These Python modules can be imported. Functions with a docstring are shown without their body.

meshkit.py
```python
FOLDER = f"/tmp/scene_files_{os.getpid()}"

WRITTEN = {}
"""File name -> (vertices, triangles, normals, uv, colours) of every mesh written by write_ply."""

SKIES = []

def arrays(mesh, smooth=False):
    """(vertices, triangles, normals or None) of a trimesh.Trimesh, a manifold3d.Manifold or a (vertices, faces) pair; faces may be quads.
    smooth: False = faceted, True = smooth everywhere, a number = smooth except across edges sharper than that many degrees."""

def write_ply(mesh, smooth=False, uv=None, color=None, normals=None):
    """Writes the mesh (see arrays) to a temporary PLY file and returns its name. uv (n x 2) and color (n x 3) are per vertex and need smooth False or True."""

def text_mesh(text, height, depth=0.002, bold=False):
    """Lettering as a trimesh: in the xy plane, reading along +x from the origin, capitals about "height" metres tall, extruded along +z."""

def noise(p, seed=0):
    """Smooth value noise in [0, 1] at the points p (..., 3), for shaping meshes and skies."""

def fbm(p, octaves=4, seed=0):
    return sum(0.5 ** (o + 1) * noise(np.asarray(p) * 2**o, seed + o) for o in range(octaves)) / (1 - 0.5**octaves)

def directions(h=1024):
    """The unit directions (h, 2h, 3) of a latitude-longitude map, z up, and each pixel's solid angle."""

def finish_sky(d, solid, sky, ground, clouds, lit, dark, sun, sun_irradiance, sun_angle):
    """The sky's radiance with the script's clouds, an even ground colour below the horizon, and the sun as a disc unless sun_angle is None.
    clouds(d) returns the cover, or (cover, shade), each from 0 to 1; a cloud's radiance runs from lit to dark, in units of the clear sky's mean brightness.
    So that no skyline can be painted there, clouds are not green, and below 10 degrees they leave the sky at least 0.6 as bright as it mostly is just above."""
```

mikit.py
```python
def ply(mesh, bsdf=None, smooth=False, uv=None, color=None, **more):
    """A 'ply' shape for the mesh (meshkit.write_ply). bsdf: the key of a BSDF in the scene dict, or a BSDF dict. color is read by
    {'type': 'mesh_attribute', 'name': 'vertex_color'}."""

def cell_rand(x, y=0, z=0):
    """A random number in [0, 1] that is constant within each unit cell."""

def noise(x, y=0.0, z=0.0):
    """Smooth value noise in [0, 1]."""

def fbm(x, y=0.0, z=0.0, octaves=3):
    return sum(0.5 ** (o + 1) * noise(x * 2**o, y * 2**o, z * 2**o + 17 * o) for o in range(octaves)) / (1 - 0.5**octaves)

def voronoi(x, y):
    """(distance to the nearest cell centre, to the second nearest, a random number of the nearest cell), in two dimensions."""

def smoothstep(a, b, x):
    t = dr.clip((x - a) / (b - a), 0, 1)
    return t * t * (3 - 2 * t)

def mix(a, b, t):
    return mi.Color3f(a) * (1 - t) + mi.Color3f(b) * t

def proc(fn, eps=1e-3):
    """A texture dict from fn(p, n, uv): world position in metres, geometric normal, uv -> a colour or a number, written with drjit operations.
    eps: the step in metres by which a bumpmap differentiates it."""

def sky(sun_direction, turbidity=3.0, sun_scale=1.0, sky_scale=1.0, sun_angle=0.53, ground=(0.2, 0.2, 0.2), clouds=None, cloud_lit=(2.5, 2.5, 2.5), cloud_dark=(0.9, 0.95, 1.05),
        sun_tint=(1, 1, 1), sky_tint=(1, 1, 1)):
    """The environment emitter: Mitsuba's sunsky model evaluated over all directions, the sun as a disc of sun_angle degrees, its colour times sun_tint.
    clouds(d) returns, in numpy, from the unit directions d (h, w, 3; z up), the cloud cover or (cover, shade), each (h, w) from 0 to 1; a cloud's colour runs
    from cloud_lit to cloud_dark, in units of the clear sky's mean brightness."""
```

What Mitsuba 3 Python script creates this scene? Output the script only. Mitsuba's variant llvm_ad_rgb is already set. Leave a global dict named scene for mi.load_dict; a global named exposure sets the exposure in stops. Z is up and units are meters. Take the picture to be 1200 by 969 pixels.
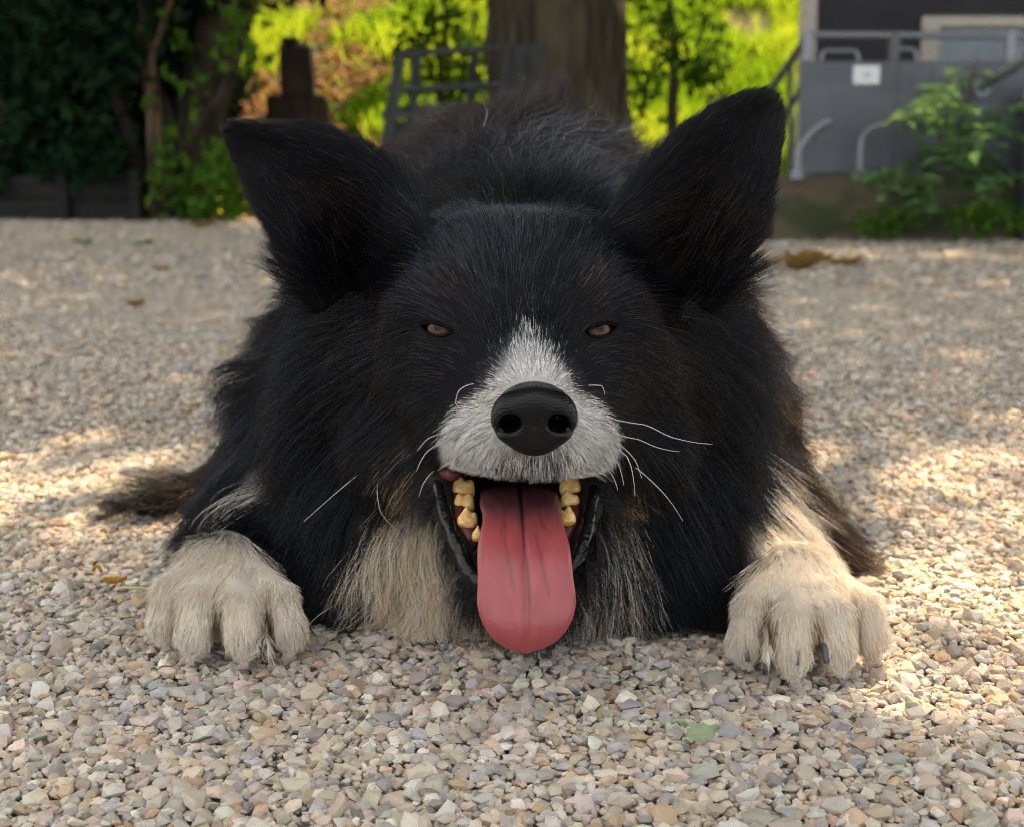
import math, os, numpy as np, trimesh, mitsuba as mi, drjit as dr, mikit, meshkit
from scipy.spatial import cKDTree
T = mi.ScalarTransform4f
rng = np.random.default_rng(7)
scene, labels = {}, {}

# ------------------------------------------------------------------ camera, sky, exposure
F, CX, CY, YH, CAMZ = 1650.0, 600.0, 484.5, 200.0, 0.27      # focal length and centre in pixels of a 1200 x 969 frame, horizon row, camera height
PITCH = math.atan((CY - YH) / F)
fwd = np.array([0, math.cos(PITCH), -math.sin(PITCH)])
upv = np.array([0, math.sin(PITCH), math.cos(PITCH)])
eye = np.array([0, 0, CAMZ])
scene['camera'] = {'type': 'thinlens', 'fov': math.degrees(2 * math.atan(600 / F)), 'fov_axis': 'x', 'aperture_radius': 0.0020, 'focus_distance': 0.70,
                   'near_clip': 0.05, 'far_clip': 400.0, 'to_world': T().look_at(origin=eye.tolist(), target=(eye + fwd).tolist(), up=[0, 0, 1])}
SUN = np.array([0.30, 0.62, 0.86]); SUN /= np.linalg.norm(SUN)
def clouds(d):  # unseen clouds, added to lift and neutralise the fill light
    return np.clip((meshkit.fbm(d * np.array([2.2, 2.2, 3.5]) + 5.0, 4, 3) - 0.30) * 3.5, 0, 0.92)
scene['sky'] = mikit.sky(SUN.tolist(), turbidity=3.0, sun_tint=(1.0, 0.92, 0.78), sky_tint=(1.06, 1.0, 0.90), clouds=clouds, cloud_lit=(2.0, 1.93, 1.85), cloud_dark=(1.6, 1.55, 1.5))
exposure = 3.55


def P(px, py, d):
    """The point on the ray of a pixel of the 1200 x 969 photograph at d metres in front of the camera."""
    v = F * fwd + (px - CX) * np.array([1.0, 0, 0]) + (CY - py) * upv
    return eye + v * (d / v[1])


def G(px, py, z=0.0):
    """The point of the horizontal plane z seen at a pixel."""
    v = F * fwd + (px - CX) * np.array([1.0, 0, 0]) + (CY - py) * upv
    return eye + v * ((z - CAMZ) / v[2])


# ------------------------------------------------------------------ materials
def rgb(*c): return {'type': 'rgb', 'value': list(c)}
def principled(c, rough=0.6, **k):
    return {'type': 'twosided', 'bsdf': {'type': 'principled', 'base_color': c if isinstance(c, dict) else rgb(*c), 'roughness': rough, **k}}
def bump(c, fn, scale, rough=0.8, eps=1e-3, **k):
    return {'type': 'twosided', 'bsdf': {'type': 'bumpmap', 'arbitrary': {**mikit.proc(fn, eps)}, 'scale': scale, 'bsdf': {'type': 'principled', 'base_color': c if isinstance(c, dict) else rgb(*c), 'roughness': rough, **k}}}
def mat(name, d): scene[name] = d; return name
def leafmat(name, c, trans=0.8, rough=0.45):
    return mat(name, {'type': 'principledthin', 'base_color': c if isinstance(c, dict) else rgb(*c), 'roughness': rough, 'diff_trans': trans, 'eta': 1.4})
VC = {'type': 'mesh_attribute', 'name': 'vertex_color'}
fbm, noise = mikit.fbm, mikit.noise


def tint(a, b, sx, sy=None, sz=None, lo=0.3, hi=0.7, octv=3):
    sy = sx if sy is None else sy; sz = sx if sz is None else sz
    return mikit.proc(lambda p, n, uv: mikit.mix(a, b, mikit.smoothstep(lo, hi, fbm(p.x * sx, p.y * sy, p.z * sz, octv))))


mat('m_stone', bump(VC, lambda p, n, uv: fbm(p.x * 600, p.y * 600, p.z * 600, 3), 0.0006, 0.75, 3e-4, specular=0.35))
mat('m_ground', bump(mikit.proc(lambda p, n, uv: mikit.mix((0.26, 0.235, 0.21), (0.42, 0.39, 0.355), mikit.voronoi(p.x * 75, p.y * 75)[2]) * (0.8 + 0.35 * fbm(p.x * 2.2, p.y * 2.2, 0, 3))),
                     lambda p, n, uv: -mikit.voronoi(p.x * 75, p.y * 75)[0], 0.006, 0.9, 2e-3))
mat('m_soil', bump(tint((0.16, 0.095, 0.05), (0.07, 0.09, 0.02), 2.3), lambda p, n, uv: fbm(p.x * 30, p.y * 30, p.z * 30, 4), 0.03, 0.95, 3e-3))
mat('m_bark', bump(tint((0.030, 0.026, 0.018), (0.075, 0.062, 0.042), 26, 26, 3.0), lambda p, n, uv: fbm(p.x * 45, p.y * 45, p.z * 7, 4), 0.02, 0.95, 2e-3))
mat('m_bark_brown', bump(tint((0.014, 0.010, 0.007), (0.042, 0.026, 0.016), 30, 30, 4.0), lambda p, n, uv: fbm(p.x * 60, p.y * 60, p.z * 10, 4), 0.012, 0.95, 2e-3))
mat('m_bark_pale', bump(tint((0.07, 0.045, 0.027), (0.15, 0.10, 0.06), 24, 24, 6.0), lambda p, n, uv: fbm(p.x * 60, p.y * 60, p.z * 12, 4), 0.01, 0.9, 2e-3))
mat('m_old_wood', bump(tint((0.020, 0.024, 0.024), (0.05, 0.055, 0.055), 40, 40, 5.0), lambda p, n, uv: fbm(p.x * 120, p.y * 120, p.z * 12, 3), 0.004, 0.8, 1e-3))
mat('m_dark_wood', bump(tint((0.007, 0.0065, 0.006), (0.016, 0.014, 0.012), 6, 40, 40), lambda p, n, uv: fbm(p.x * 12, p.y * 80, p.z * 80, 3), 0.006, 0.9, 1e-3))
mat('m_concrete', bump(mikit.proc(lambda p, n, uv: mikit.mix((0.12, 0.095, 0.06), (0.05, 0.06, 0.026), mikit.smoothstep(0.42, 0.68, fbm(p.x * 5, p.y * 5, p.z * 9, 4)))), lambda p, n, uv: fbm(p.x * 40, p.y * 40, p.z * 40, 4), 0.008, 0.95, 2e-3))
mat('m_panel', bump(tint((0.075, 0.083, 0.10), (0.10, 0.108, 0.125), 6), lambda p, n, uv: fbm(p.x * 9, p.y * 9, p.z * 9, 2), 0.004, 0.5, 2e-3))
mat('m_steel', principled((0.20, 0.21, 0.24), 0.4, metallic=0.4))
mat('m_rail_dark', principled((0.09, 0.095, 0.10), 0.5, metallic=0.3))
mat('m_charcoal', bump(tint((0.014, 0.014, 0.019), (0.022, 0.022, 0.028), 3), lambda p, n, uv: fbm(p.x * 60, p.y * 60, p.z * 60, 3), 0.003, 0.8, 2e-3))
mat('m_trim', bump(tint((0.36, 0.33, 0.29), (0.44, 0.41, 0.36), 5), lambda p, n, uv: fbm(p.x * 30, p.y * 30, p.z * 30, 3), 0.002, 0.7, 2e-3))
mat('m_glass', {'type': 'thindielectric'})
mat('m_dark_room', principled((0.02, 0.02, 0.022), 0.9))
mat('m_white_sign', principled((0.72, 0.72, 0.74), 0.5))
mat('m_teal', principled((0.08, 0.30, 0.32), 0.5))
leafmat('m_grass', mikit.proc(lambda p, n, uv: mikit.mix((0.20, 0.34, 0.012), (0.42, 0.52, 0.03), mikit.smoothstep(0.3, 0.7, fbm(p.x * 1.3, p.y * 1.3, 0, 3)))), 1.0)
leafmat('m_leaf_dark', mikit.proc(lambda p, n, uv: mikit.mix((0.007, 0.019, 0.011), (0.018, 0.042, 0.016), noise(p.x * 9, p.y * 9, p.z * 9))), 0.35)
leafmat('m_leaf_mid', mikit.proc(lambda p, n, uv: mikit.mix((0.045, 0.12, 0.014), (0.11, 0.21, 0.025), noise(p.x * 11, p.y * 11, p.z * 11))), 0.7)
leafmat('m_leaf_sapling', mikit.proc(lambda p, n, uv: mikit.mix((0.03, 0.075, 0.012), (0.09, 0.17, 0.02), noise(p.x * 11, p.y * 11, p.z * 11))), 0.6)
leafmat('m_leaf_plant', mikit.proc(lambda p, n, uv: mikit.mix((0.10, 0.20, 0.075), (0.20, 0.34, 0.12), noise(p.x * 13, p.y * 13, p.z * 13))), 0.6, 0.3)
leafmat('m_litter', mikit.proc(lambda p, n, uv: mikit.mix((0.30, 0.16, 0.075), (0.52, 0.33, 0.18), noise(p.x * 17, p.y * 17, p.z * 17))), 0.4)
leafmat('m_dead_leaf', mikit.proc(lambda p, n, uv: mikit.mix((0.13, 0.075, 0.022), (0.30, 0.19, 0.06), fbm(p.x * 60, p.y * 60, p.z * 60, 3))), 0.4, 0.5)
leafmat('m_green_leaf', mikit.proc(lambda p, n, uv: mikit.mix((0.26, 0.32, 0.18), (0.36, 0.42, 0.27), fbm(p.x * 90, p.y * 90, p.z * 90, 3))), 0.4, 0.5)
leafmat('m_yellow_leaf', rgb(0.45, 0.23, 0.04), 0.4, 0.5)
leafmat('m_straw', rgb(0.55, 0.46, 0.26), 0.3, 0.5)


def tag(key, label, cat, group=None, kind=None):
    labels[key] = {'label': label, 'category': cat}
    if group: labels[key]['group'] = group
    if kind: labels[key]['kind'] = kind


COUNT = {}
def numbered(name):
    n = COUNT.get(name, 0); COUNT[name] = n + 1
    return name if n == 0 else f'{name}_{n:03d}'
def part(parent, name, mesh, m, smooth=False, **k):
    key = numbered(f'{parent}__{name}')
    scene[key] = mikit.ply(mesh, m, smooth, **k)
    return key
def structure(name, mesh, m, smooth=False, label=None, **k):
    scene[name] = mikit.ply(mesh, m, smooth, **k)
    labels[name] = {'kind': 'structure'}
    if label: labels[name]['label'] = label


# ------------------------------------------------------------------ mesh helpers
def cat(ms): return trimesh.util.concatenate(ms)
def rbox(size, centre, r=0.006, rot=None):
    """A box with chamfered edges."""
    s = np.array(size, float) / 2; r = min(r, s.min() * 0.45)
    pts = [np.array([sx * (s[0] - (r if k != 0 else 0)), sy * (s[1] - (r if k != 1 else 0)), sz * (s[2] - (r if k != 2 else 0))]) for k in range(3) for sx in (-1, 1) for sy in (-1, 1) for sz in (-1, 1)]
    m = trimesh.convex.convex_hull(np.array(pts))
    if rot is not None: m.apply_transform(rot)
    m.apply_translation(centre)
    return m
def frames(c):
    t = np.gradient(c, axis=0); t /= np.linalg.norm(t, axis=1, keepdims=True) + 1e-12
    a = np.cross(t[0], [0.31, 0.17, 0.9]); a /= np.linalg.norm(a)
    A = []
    for i in range(len(c)):
        a = a - t[i] * (a @ t[i]); a /= np.linalg.norm(a); A.append(a)
    A = np.array(A)
    return t, A, np.cross(t, A)
def spline(pts, n):
    from scipy.interpolate import CubicSpline, PchipInterpolator
    pts = np.asarray(pts, float); s = np.r_[0, np.cumsum(np.linalg.norm(np.diff(pts[:, :3], axis=0), axis=1))]
    return PchipInterpolator(s, pts)(np.linspace(0, s[-1], n))
def tube(c, r, sides=10, bumps=0, seed=0, freq=8):
    c = np.asarray(c, float); r = np.broadcast_to(r, (len(c),))
    t, A, B = frames(c); ang = np.arange(sides) * 2 * np.pi / sides
    n = np.cos(ang)[None, :, None] * A[:, None] + np.sin(ang)[None, :, None] * B[:, None]
    rr = np.repeat(r[:, None], sides, 1)
    if bumps: rr = rr * (1 + bumps * (meshkit.fbm((c[:, None] + n * rr[..., None]) * np.array([freq, freq, freq * 0.35]), 3, seed) - 0.5) * 2)
    v = (c[:, None] + n * rr[..., None]).reshape(-1, 3)
    i, j = np.meshgrid(np.arange(len(c) - 1), np.arange(sides), indexing='ij')
    q = np.stack([i * sides + j, i * sides + (j + 1) % sides, (i + 1) * sides + (j + 1) % sides, (i + 1) * sides + j], -1).reshape(-1, 4)
    f = np.vstack([q[:, [0, 1, 2]], q[:, [0, 2, 3]]])
    k = len(v); v = np.vstack([v, c[0], c[-1]]); L = (len(c) - 1) * sides; jj = np.arange(sides)
    f = np.vstack([f, np.stack([jj * 0 + k, (jj + 1) % sides, jj], 1), np.stack([jj * 0 + k + 1, L + jj, L + (jj + 1) % sides], 1)])
    return trimesh.Trimesh(v, f, process=False)
def leaves(c, size, aspect=0.55, nbias=(0, 0, 0.4), seed=0, fold=0.18, dirs=None):
    """Leaf blades: a folded lozenge of four triangles each, at the points c."""
    r = np.random.default_rng(seed); n = len(c)
    size = np.broadcast_to(size, (n,)) * r.uniform(0.65, 1.3, n)
    nn = r.normal(size=(n, 3)); nn /= np.linalg.norm(nn, axis=1, keepdims=True); nn = nn + nbias; nn /= np.linalg.norm(nn, axis=1, keepdims=True)
    a = r.normal(size=(n, 3)) if dirs is None else dirs + 0.25 * r.normal(size=(n, 3))
    a -= nn * (a * nn).sum(1, keepdims=True); a /= np.linalg.norm(a, axis=1, keepdims=True); b = np.cross(nn, a)
    L = size[:, None]; W = L * aspect / 2
    v = np.stack([c, c + a * L * 0.42 + b * W + nn * W * fold * 2, c + a * L - nn * L * 0.12, c + a * L * 0.42 - b * W + nn * W * fold * 2, c + a * L * 0.5], 1)
    f = np.array([[0, 1, 4], [1, 2, 4], [2, 3, 4], [3, 0, 4]])
    return trimesh.Trimesh(v.reshape(-1, 3), (f[None] + (np.arange(n) * 5)[:, None, None]).reshape(-1, 3), process=False)
def blob_points(n, c, rad, seed, clump=0.0, k=0):
    r = np.random.default_rng(seed); d = r.normal(size=(n, 3)); d /= np.linalg.norm(d, axis=1, keepdims=True)
    p = d * (r.uniform(0, 1, (n, 1)) ** (1 / 2.4)) * rad
    if clump:
        cc = r.normal(size=(k, 3)); cc /= np.linalg.norm(cc, axis=1, keepdims=True); cc *= (r.uniform(0.2, 1, (k, 1)) ** 0.5) * rad
        i = r.integers(0, k, n); p = cc[i] + r.normal(size=(n, 3)) * clump
    return p + c


# ================================================================== GROUND AND GRAVEL
def grid_sheet(xs, ys, zf):
    X, Y = np.meshgrid(xs, ys); v = np.stack([X, Y, zf(X, Y)], -1).reshape(-1, 3); w = len(xs)
    i, j = np.meshgrid(np.arange(len(ys) - 1), np.arange(w - 1), indexing='ij'); a = (i * w + j).ravel()
    return trimesh.Trimesh(v, np.vstack([np.stack([a, a + 1, a + w + 1], 1), np.stack([a, a + w + 1, a + w], 1)]), process=False)


structure('ground', grid_sheet(np.linspace(-180, 180, 25), np.linspace(-60, 250, 25), lambda X, Y: X * 0 - 0.006), 'm_ground')

PAL = np.array([[.46, .40, .33], [.40, .385, .37], [.31, .315, .345], [.42, .30, .19], [.45, .365, .315], [.58, .55, .50], [.20, .19, .195], [.37, .34, .31], [.36, .28, .21]])
PAL = PAL.mean(0) + 0.78 * (PAL - PAL.mean(0))
PALW = np.array([.34, .22, .06, .07, .06, .09, .04, .09, .06])


def stone_proto(sub, r):
    m = trimesh.creation.icosphere(subdivisions=sub) if sub >= 0 else trimesh.creation.box(extents=(1.2, 1.2, 1.2))
    v = np.array(m.vertices) if sub >= 0 else np.array([[1, 0, 0], [-1, 0, 0], [0, 1, 0], [0, -1, 0], [0, 0, 1], [0, 0, -1]], float)
    f = np.array(m.faces) if sub >= 0 else np.array([[0, 2, 4], [2, 1, 4], [1, 3, 4], [3, 0, 4], [2, 0, 5], [1, 2, 5], [3, 1, 5], [0, 3, 5]])
    if sub > 0: v = v * r.uniform(0.93, 1.07, (len(v), 1))
    for _ in range(9 if sub > 0 else 4):                       # broken faces
        d = r.normal(size=3); d /= np.linalg.norm(d); h = r.uniform(0.42, 0.80)
        over = np.maximum(v @ d - h, 0); v = v - over[:, None] * d
    if sub <= 0: v = v * r.uniform(0.75, 1.25, (len(v), 1))
    return v * np.array([1, r.uniform(0.62, 0.95), r.uniform(0.40, 0.75)]), f


def stones(y0, y1, step, size, sub, seed, nproto=24):
    r = np.random.default_rng(seed); pts = []
    y = y0
    half = lambda y: (0.372 * y + 0.16 + 0.06 * y)
    ys = np.arange(y0, y1, step)
    for y in ys:
        h = half(y); n = int(2 * h / step)
        x = -h + (np.arange(n) + r.uniform(0, 1, n)) * step
        pts.append(np.stack([x, y + r.uniform(-0.6, 0.6, n) * step], 1))
    p = np.vstack(pts); n = len(p); protos = [stone_proto(sub, r) for _ in range(nproto)]
    s = size * np.clip(np.exp(r.normal(0, 0.34, n)), 0.45, 2.4) / 2
    V, Fc, C, at = [], [], [], 0
    which = r.integers(0, nproto, n); base = PAL[r.choice(len(PAL), n, p=PALW / PALW.sum())] * r.uniform(0.72, 1.22, (n, 1)) * (1 + r.normal(0, 0.03, (n, 3)))
    base = base * np.array([1.07, 1.02, 0.91])
    yaw, tilt, ax = r.uniform(0, 6.283, n), r.normal(0, 0.38, n), r.uniform(0, 6.283, n)
    for k in range(nproto):
        i = np.nonzero(which == k)[0]
        if not len(i): continue
        v, f = protos[k]
        c, sn = np.cos(yaw[i])[:, None], np.sin(yaw[i])[:, None]
        w = np.stack([v[:, 0] * c - v[:, 1] * sn, v[:, 0] * sn + v[:, 1] * c, np.broadcast_to(v[:, 2], (len(i), len(v)))], -1)
        u = np.stack([np.cos(ax[i]), np.sin(ax[i]), 0 * ax[i]], -1)[:, None]
        ct, st = np.cos(tilt[i])[:, None, None], np.sin(tilt[i])[:, None, None]
        w = w * ct + np.cross(np.broadcast_to(u, w.shape), w) * st + u * (w * u).sum(-1, keepdims=True) * (1 - ct)
        w = w * s[i, None, None]
        z = r.uniform(-0.25, 0.55, len(i)) * s[i] - 0.002
        w = w + np.stack([p[i, 0], p[i, 1], z], -1)[:, None]
        V.append(w.reshape(-1, 3)); Fc.append((f[None] + (np.arange(len(i)) * len(v))[:, None, None] + at).reshape(-1, 3)); at += len(i) * len(v)
        col = base[i][:, None] * r.uniform(0.86, 1.12, (len(i), len(v), 1)); C.append(col.reshape(-1, 3))
    return np.vstack(V), np.vstack(Fc), np.clip(np.vstack(C), 0.02, 0.8)


gv, gf, gc, at = [], [], [], 0
for args in ((0.46, 0.69, 0.0038, 0.0071, 0, 1), (0.69, 1.40, 0.0043, 0.0076, 0, 2), (1.40, 3.3, 0.0075, 0.0098, -1, 3), (3.3, 8.6, 0.0195, 0.019, -1, 4)):
    v, f, c = stones(*args); gv.append(v); gf.append(f + at); gc.append(c); at += len(v)
scene['gravel'] = mikit.ply((np.vstack(gv), np.vstack(gf)), 'm_stone', False, color=np.vstack(gc))
labels['gravel'] = {'label': 'crushed beige and grey gravel covering the yard', 'category': 'gravel', 'kind': 'stuff'}


# ================================================================== HILL
def hill_z(X, Y):
    foot = 7.9 + 0.35 * np.sin(X * 0.8) + np.clip(X - 1.2, 0, 6) * 0.0
    t = np.clip(Y - foot, 0, None)
    z = np.where(t < 1.5, 0.15 * t * t, 0.3375 + 0.45 * (t - 1.5))
    z = np.minimum(z, 9 + 0.05 * t)
    return z - 0.03 + 0.10 * np.clip(t, 0, 1) * (meshkit.fbm(np.stack([X * 0.9, Y * 0.9, 0 * X], -1), 3, 5) - 0.5) * 2
structure('hill', grid_sheet(np.linspace(-40, 40, 161), np.r_[np.linspace(7.3, 16, 70), np.linspace(16.4, 70, 40)], hill_z), 'm_soil', True, 'earth slope rising behind the yard')


def on_hill(n, x0, x1, y0, y1, keep, seed):
    r = np.random.default_rng(seed); x, y = r.uniform(x0, x1, n), r.uniform(y0, y1, n)
    m = r.uniform(0, 1, n) < keep(x, y); x, y = x[m], y[m]
    return np.stack([x, y, hill_z(x, y)], -1)
def green(x, y):
    """How grassy the slope is: thick on the right, tufts among litter on the left."""
    g = meshkit.fbm(np.stack([x * 1.5, y * 0.9, 0 * x], -1), 3, 11)
    edge = np.clip((x + 0.75 + 0.30 * (y - 9.5)) / 1.3, 0, 1)
    return np.clip(np.where(g > 0.56 - 0.24 * edge, 1, 0.04), 0, 1)
gp = on_hill(170000, -5.5, 6.0, 7.9, 17, green, 21)
def blades(c, h, seed):
    r = np.random.default_rng(seed); n = len(c); a = r.uniform(0, 6.283, n); h = h * r.uniform(0.5, 1.5, n)
    w = np.stack([np.cos(a), np.sin(a), 0 * a], -1) * 0.011; lean = r.normal(0, 0.45, (n, 2)) * h[:, None]
    tip = c + np.stack([lean[:, 0], lean[:, 1], h], -1)
    v = np.stack([c - w, c + w, tip], 1).reshape(-1, 3)
    return trimesh.Trimesh(v, np.arange(3 * n).reshape(-1, 3), process=False)
scene['hill_grass'] = mikit.ply(blades(gp, 0.13, 4), 'm_grass')
labels['hill_grass'] = {'label': 'bright sunlit grass covering the slope', 'category': 'grass', 'kind': 'stuff'}
lp = on_hill(26000, -5.5, 1.0, 7.8, 14, lambda x, y: 1.05 - green(x, y), 22)
scene['leaf_litter'] = mikit.ply(leaves(lp + [0, 0, 0.012], 0.085, 0.6, (0, 0, 1.2), 23), 'm_litter')
labels['leaf_litter'] = {'label': 'brown fallen leaf litter over the left of the slope', 'category': 'leaf litter', 'kind': 'stuff'}

# ================================================================== LARGE TREE (its crown is above the frame and shades the yard)
t = 'large_tree'
tag(t, 'large tree with a thick brown-grey trunk behind the dog, in the middle', 'tree')
b = P(652, 150, 8.3); b[2] = hill_z(b[0:1], b[1:2])[0] - 0.1
bx = b[0]
c = np.array([[bx + 0.02, b[1], b[2]], [bx + 0.01, b[1], b[2] + 0.3], [bx, b[1], b[2] + 0.9], [bx - 0.02, b[1], 2.0], [bx - 0.02, b[1], 3.4], [bx + 0.05, b[1] + 0.1, 5.2]])
cs = spline(np.c_[c, [0.56, 0.455, 0.40, 0.375, 0.35, 0.24]], 90)
part(t, 'trunk', tube(cs[:, :3], cs[:, 3], 90, 0.09, 3, 9), 'm_bark', True)
r = np.random.default_rng(31)
# shade map on the ground, in metres: where the crown is thinner the sun reaches the yard
def thick(x, y):
    n = meshkit.fbm(np.stack([x * 1.7, y * 1.7, 0 * x], -1), 3, 8)
    band = np.exp(-(np.abs(y - 1.22 - 0.10 * np.sin(x * 3 + 1)) / 0.36) ** 3)
    band = np.maximum(band, np.exp(-(((x - 0.28) / 0.20) ** 2 + ((y - 0.89) / 0.26) ** 2) ** 1.5) * 1.3)
    d = 1.0 - 0.86 * band * np.clip((n - 0.10) / 0.22, 0, 1)
    d = d * np.where(y > 1.75, 0.80, 1.0) * np.where((y > 1.9) & (n > 0.62), 0.6, 1.0)
    d = d * (1 - 0.9 * np.exp(-(((x - 1.30) / 0.42) ** 2 + ((y - 4.65) / 0.40) ** 2) ** 2))
    return d
n = 125000
gx, gy, hh = r.uniform(-5.5, 5.5, n), r.uniform(-2.2, 6.6, n), r.uniform(3.3, 6.6, n)
k = r.uniform(0, 1, n) < thick(gx, gy)
cp = np.stack([gx, gy, 0 * gx], -1) + SUN * (hh / SUN[2])[:, None]
cp = cp[k]
ex = np.stack([r.uniform(-3.4, -0.75, 6000), r.uniform(6.4, 9.6, 6000), 0 * r.uniform(0, 1, 6000)], -1)      # its left edge dapples the slope
ex = ex[meshkit.fbm(ex * 1.6, 3, 14) > 0.47]; cp = np.vstack([cp, ex + SUN * (r.uniform(4, 6, (len(ex), 1)) / SUN[2])])
part(t, 'crown', leaves(cp, 0.13, 0.62, (0, 0, 0.6), 33), 'm_leaf_mid')
for i in range(9):
    a = i * 0.7 + 0.2; e = np.array([bx + 2.9 * math.cos(a) + 0.8, b[1] + 2.6 * math.sin(a) - 0.4, 4.6 + 0.25 * (i % 4)])
    s0 = np.array([bx, b[1], 2.9 + 0.22 * i]); mid = (s0 + e) / 2 + [0, 0, 0.35]
    ls = spline(np.c_[[s0, mid, e], [0.12, 0.07, 0.02]], 16)
    part(t, 'limb', tube(ls[:, :3], ls[:, 3], 10, 0.06, i), 'm_bark', True)

# ================================================================== LEFT DARK SHRUBBERY
t = 'dark_evergreen'
tag(t, 'dark dense evergreen shrub with pale stems at the far left edge', 'shrub')
for i, (px, d, w0, lean) in enumerate(((18, 8.1, .045, -.05), (38, 8.2, .04, .06), (8, 8.3, .05, .0))):
    a = G(px, 254); a = P(px, 215, d); a[2] = 0
    s = spline(np.c_[[a, a + [lean, 0, .6], a + [lean * 1.6, .1, 1.6], a + [lean * 2.5, .2, 3.0]], [w0, w0 * .9, w0 * .75, w0 * .5]], 22)
    part(t, 'stem', tube(s[:, :3], s[:, 3], 12, 0.1, i), 'm_bark_brown', True)
cl = np.vstack([blob_points(4200, P(60, 60, 8.9) + [-.2, 0, .1], (1.1, .55, .75), 41, .16, 40), blob_points(3600, P(20, -120, 8.4), (1.2, .7, .7), 42), blob_points(2400, P(70, 140, 9.0), (.9, .3, .5), 43), blob_points(500, P(15, 245, 8.5), (.3, .2, .12), 44), blob_points(480, P(40, 50, 7.75), (.34, .10, .36), 46, .08, 26), blob_points(260, P(25, 170, 7.8), (.25, .08, .18), 47, .07, 14)])
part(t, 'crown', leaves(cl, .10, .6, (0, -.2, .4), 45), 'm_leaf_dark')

t = 'multi_stem_tree'
tag(t, 'brown multi-stemmed tree with leafy shoots left of the dog', 'tree')
def stem(px0, d, pts, rads, m, seed, sides=16, bmp=.12):
    a = P(px0, 250, d); a[2] = -.03
    q = [a] + [P(x, y, d + dd) for x, y, dd in pts]
    s = spline(np.c_[q, rads], 40)
    part(t, 'trunk', tube(s[:, :3], s[:, 3], sides, bmp, seed), m, True)
stem(215, 7.9, [(222, 200, 0), (238, 120, .05), (262, 30, .1), (280, -80, .2), (300, -300, .4)], [.17, .15, .14, .14, .13, .09], 'm_bark_brown', 1, 24)
stem(192, 7.75, [(186, 200, 0), (180, 130, 0), (172, 50, .05), (168, -60, .1)], [.06, .05, .045, .04, .03], 'm_bark_pale', 2)
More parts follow.
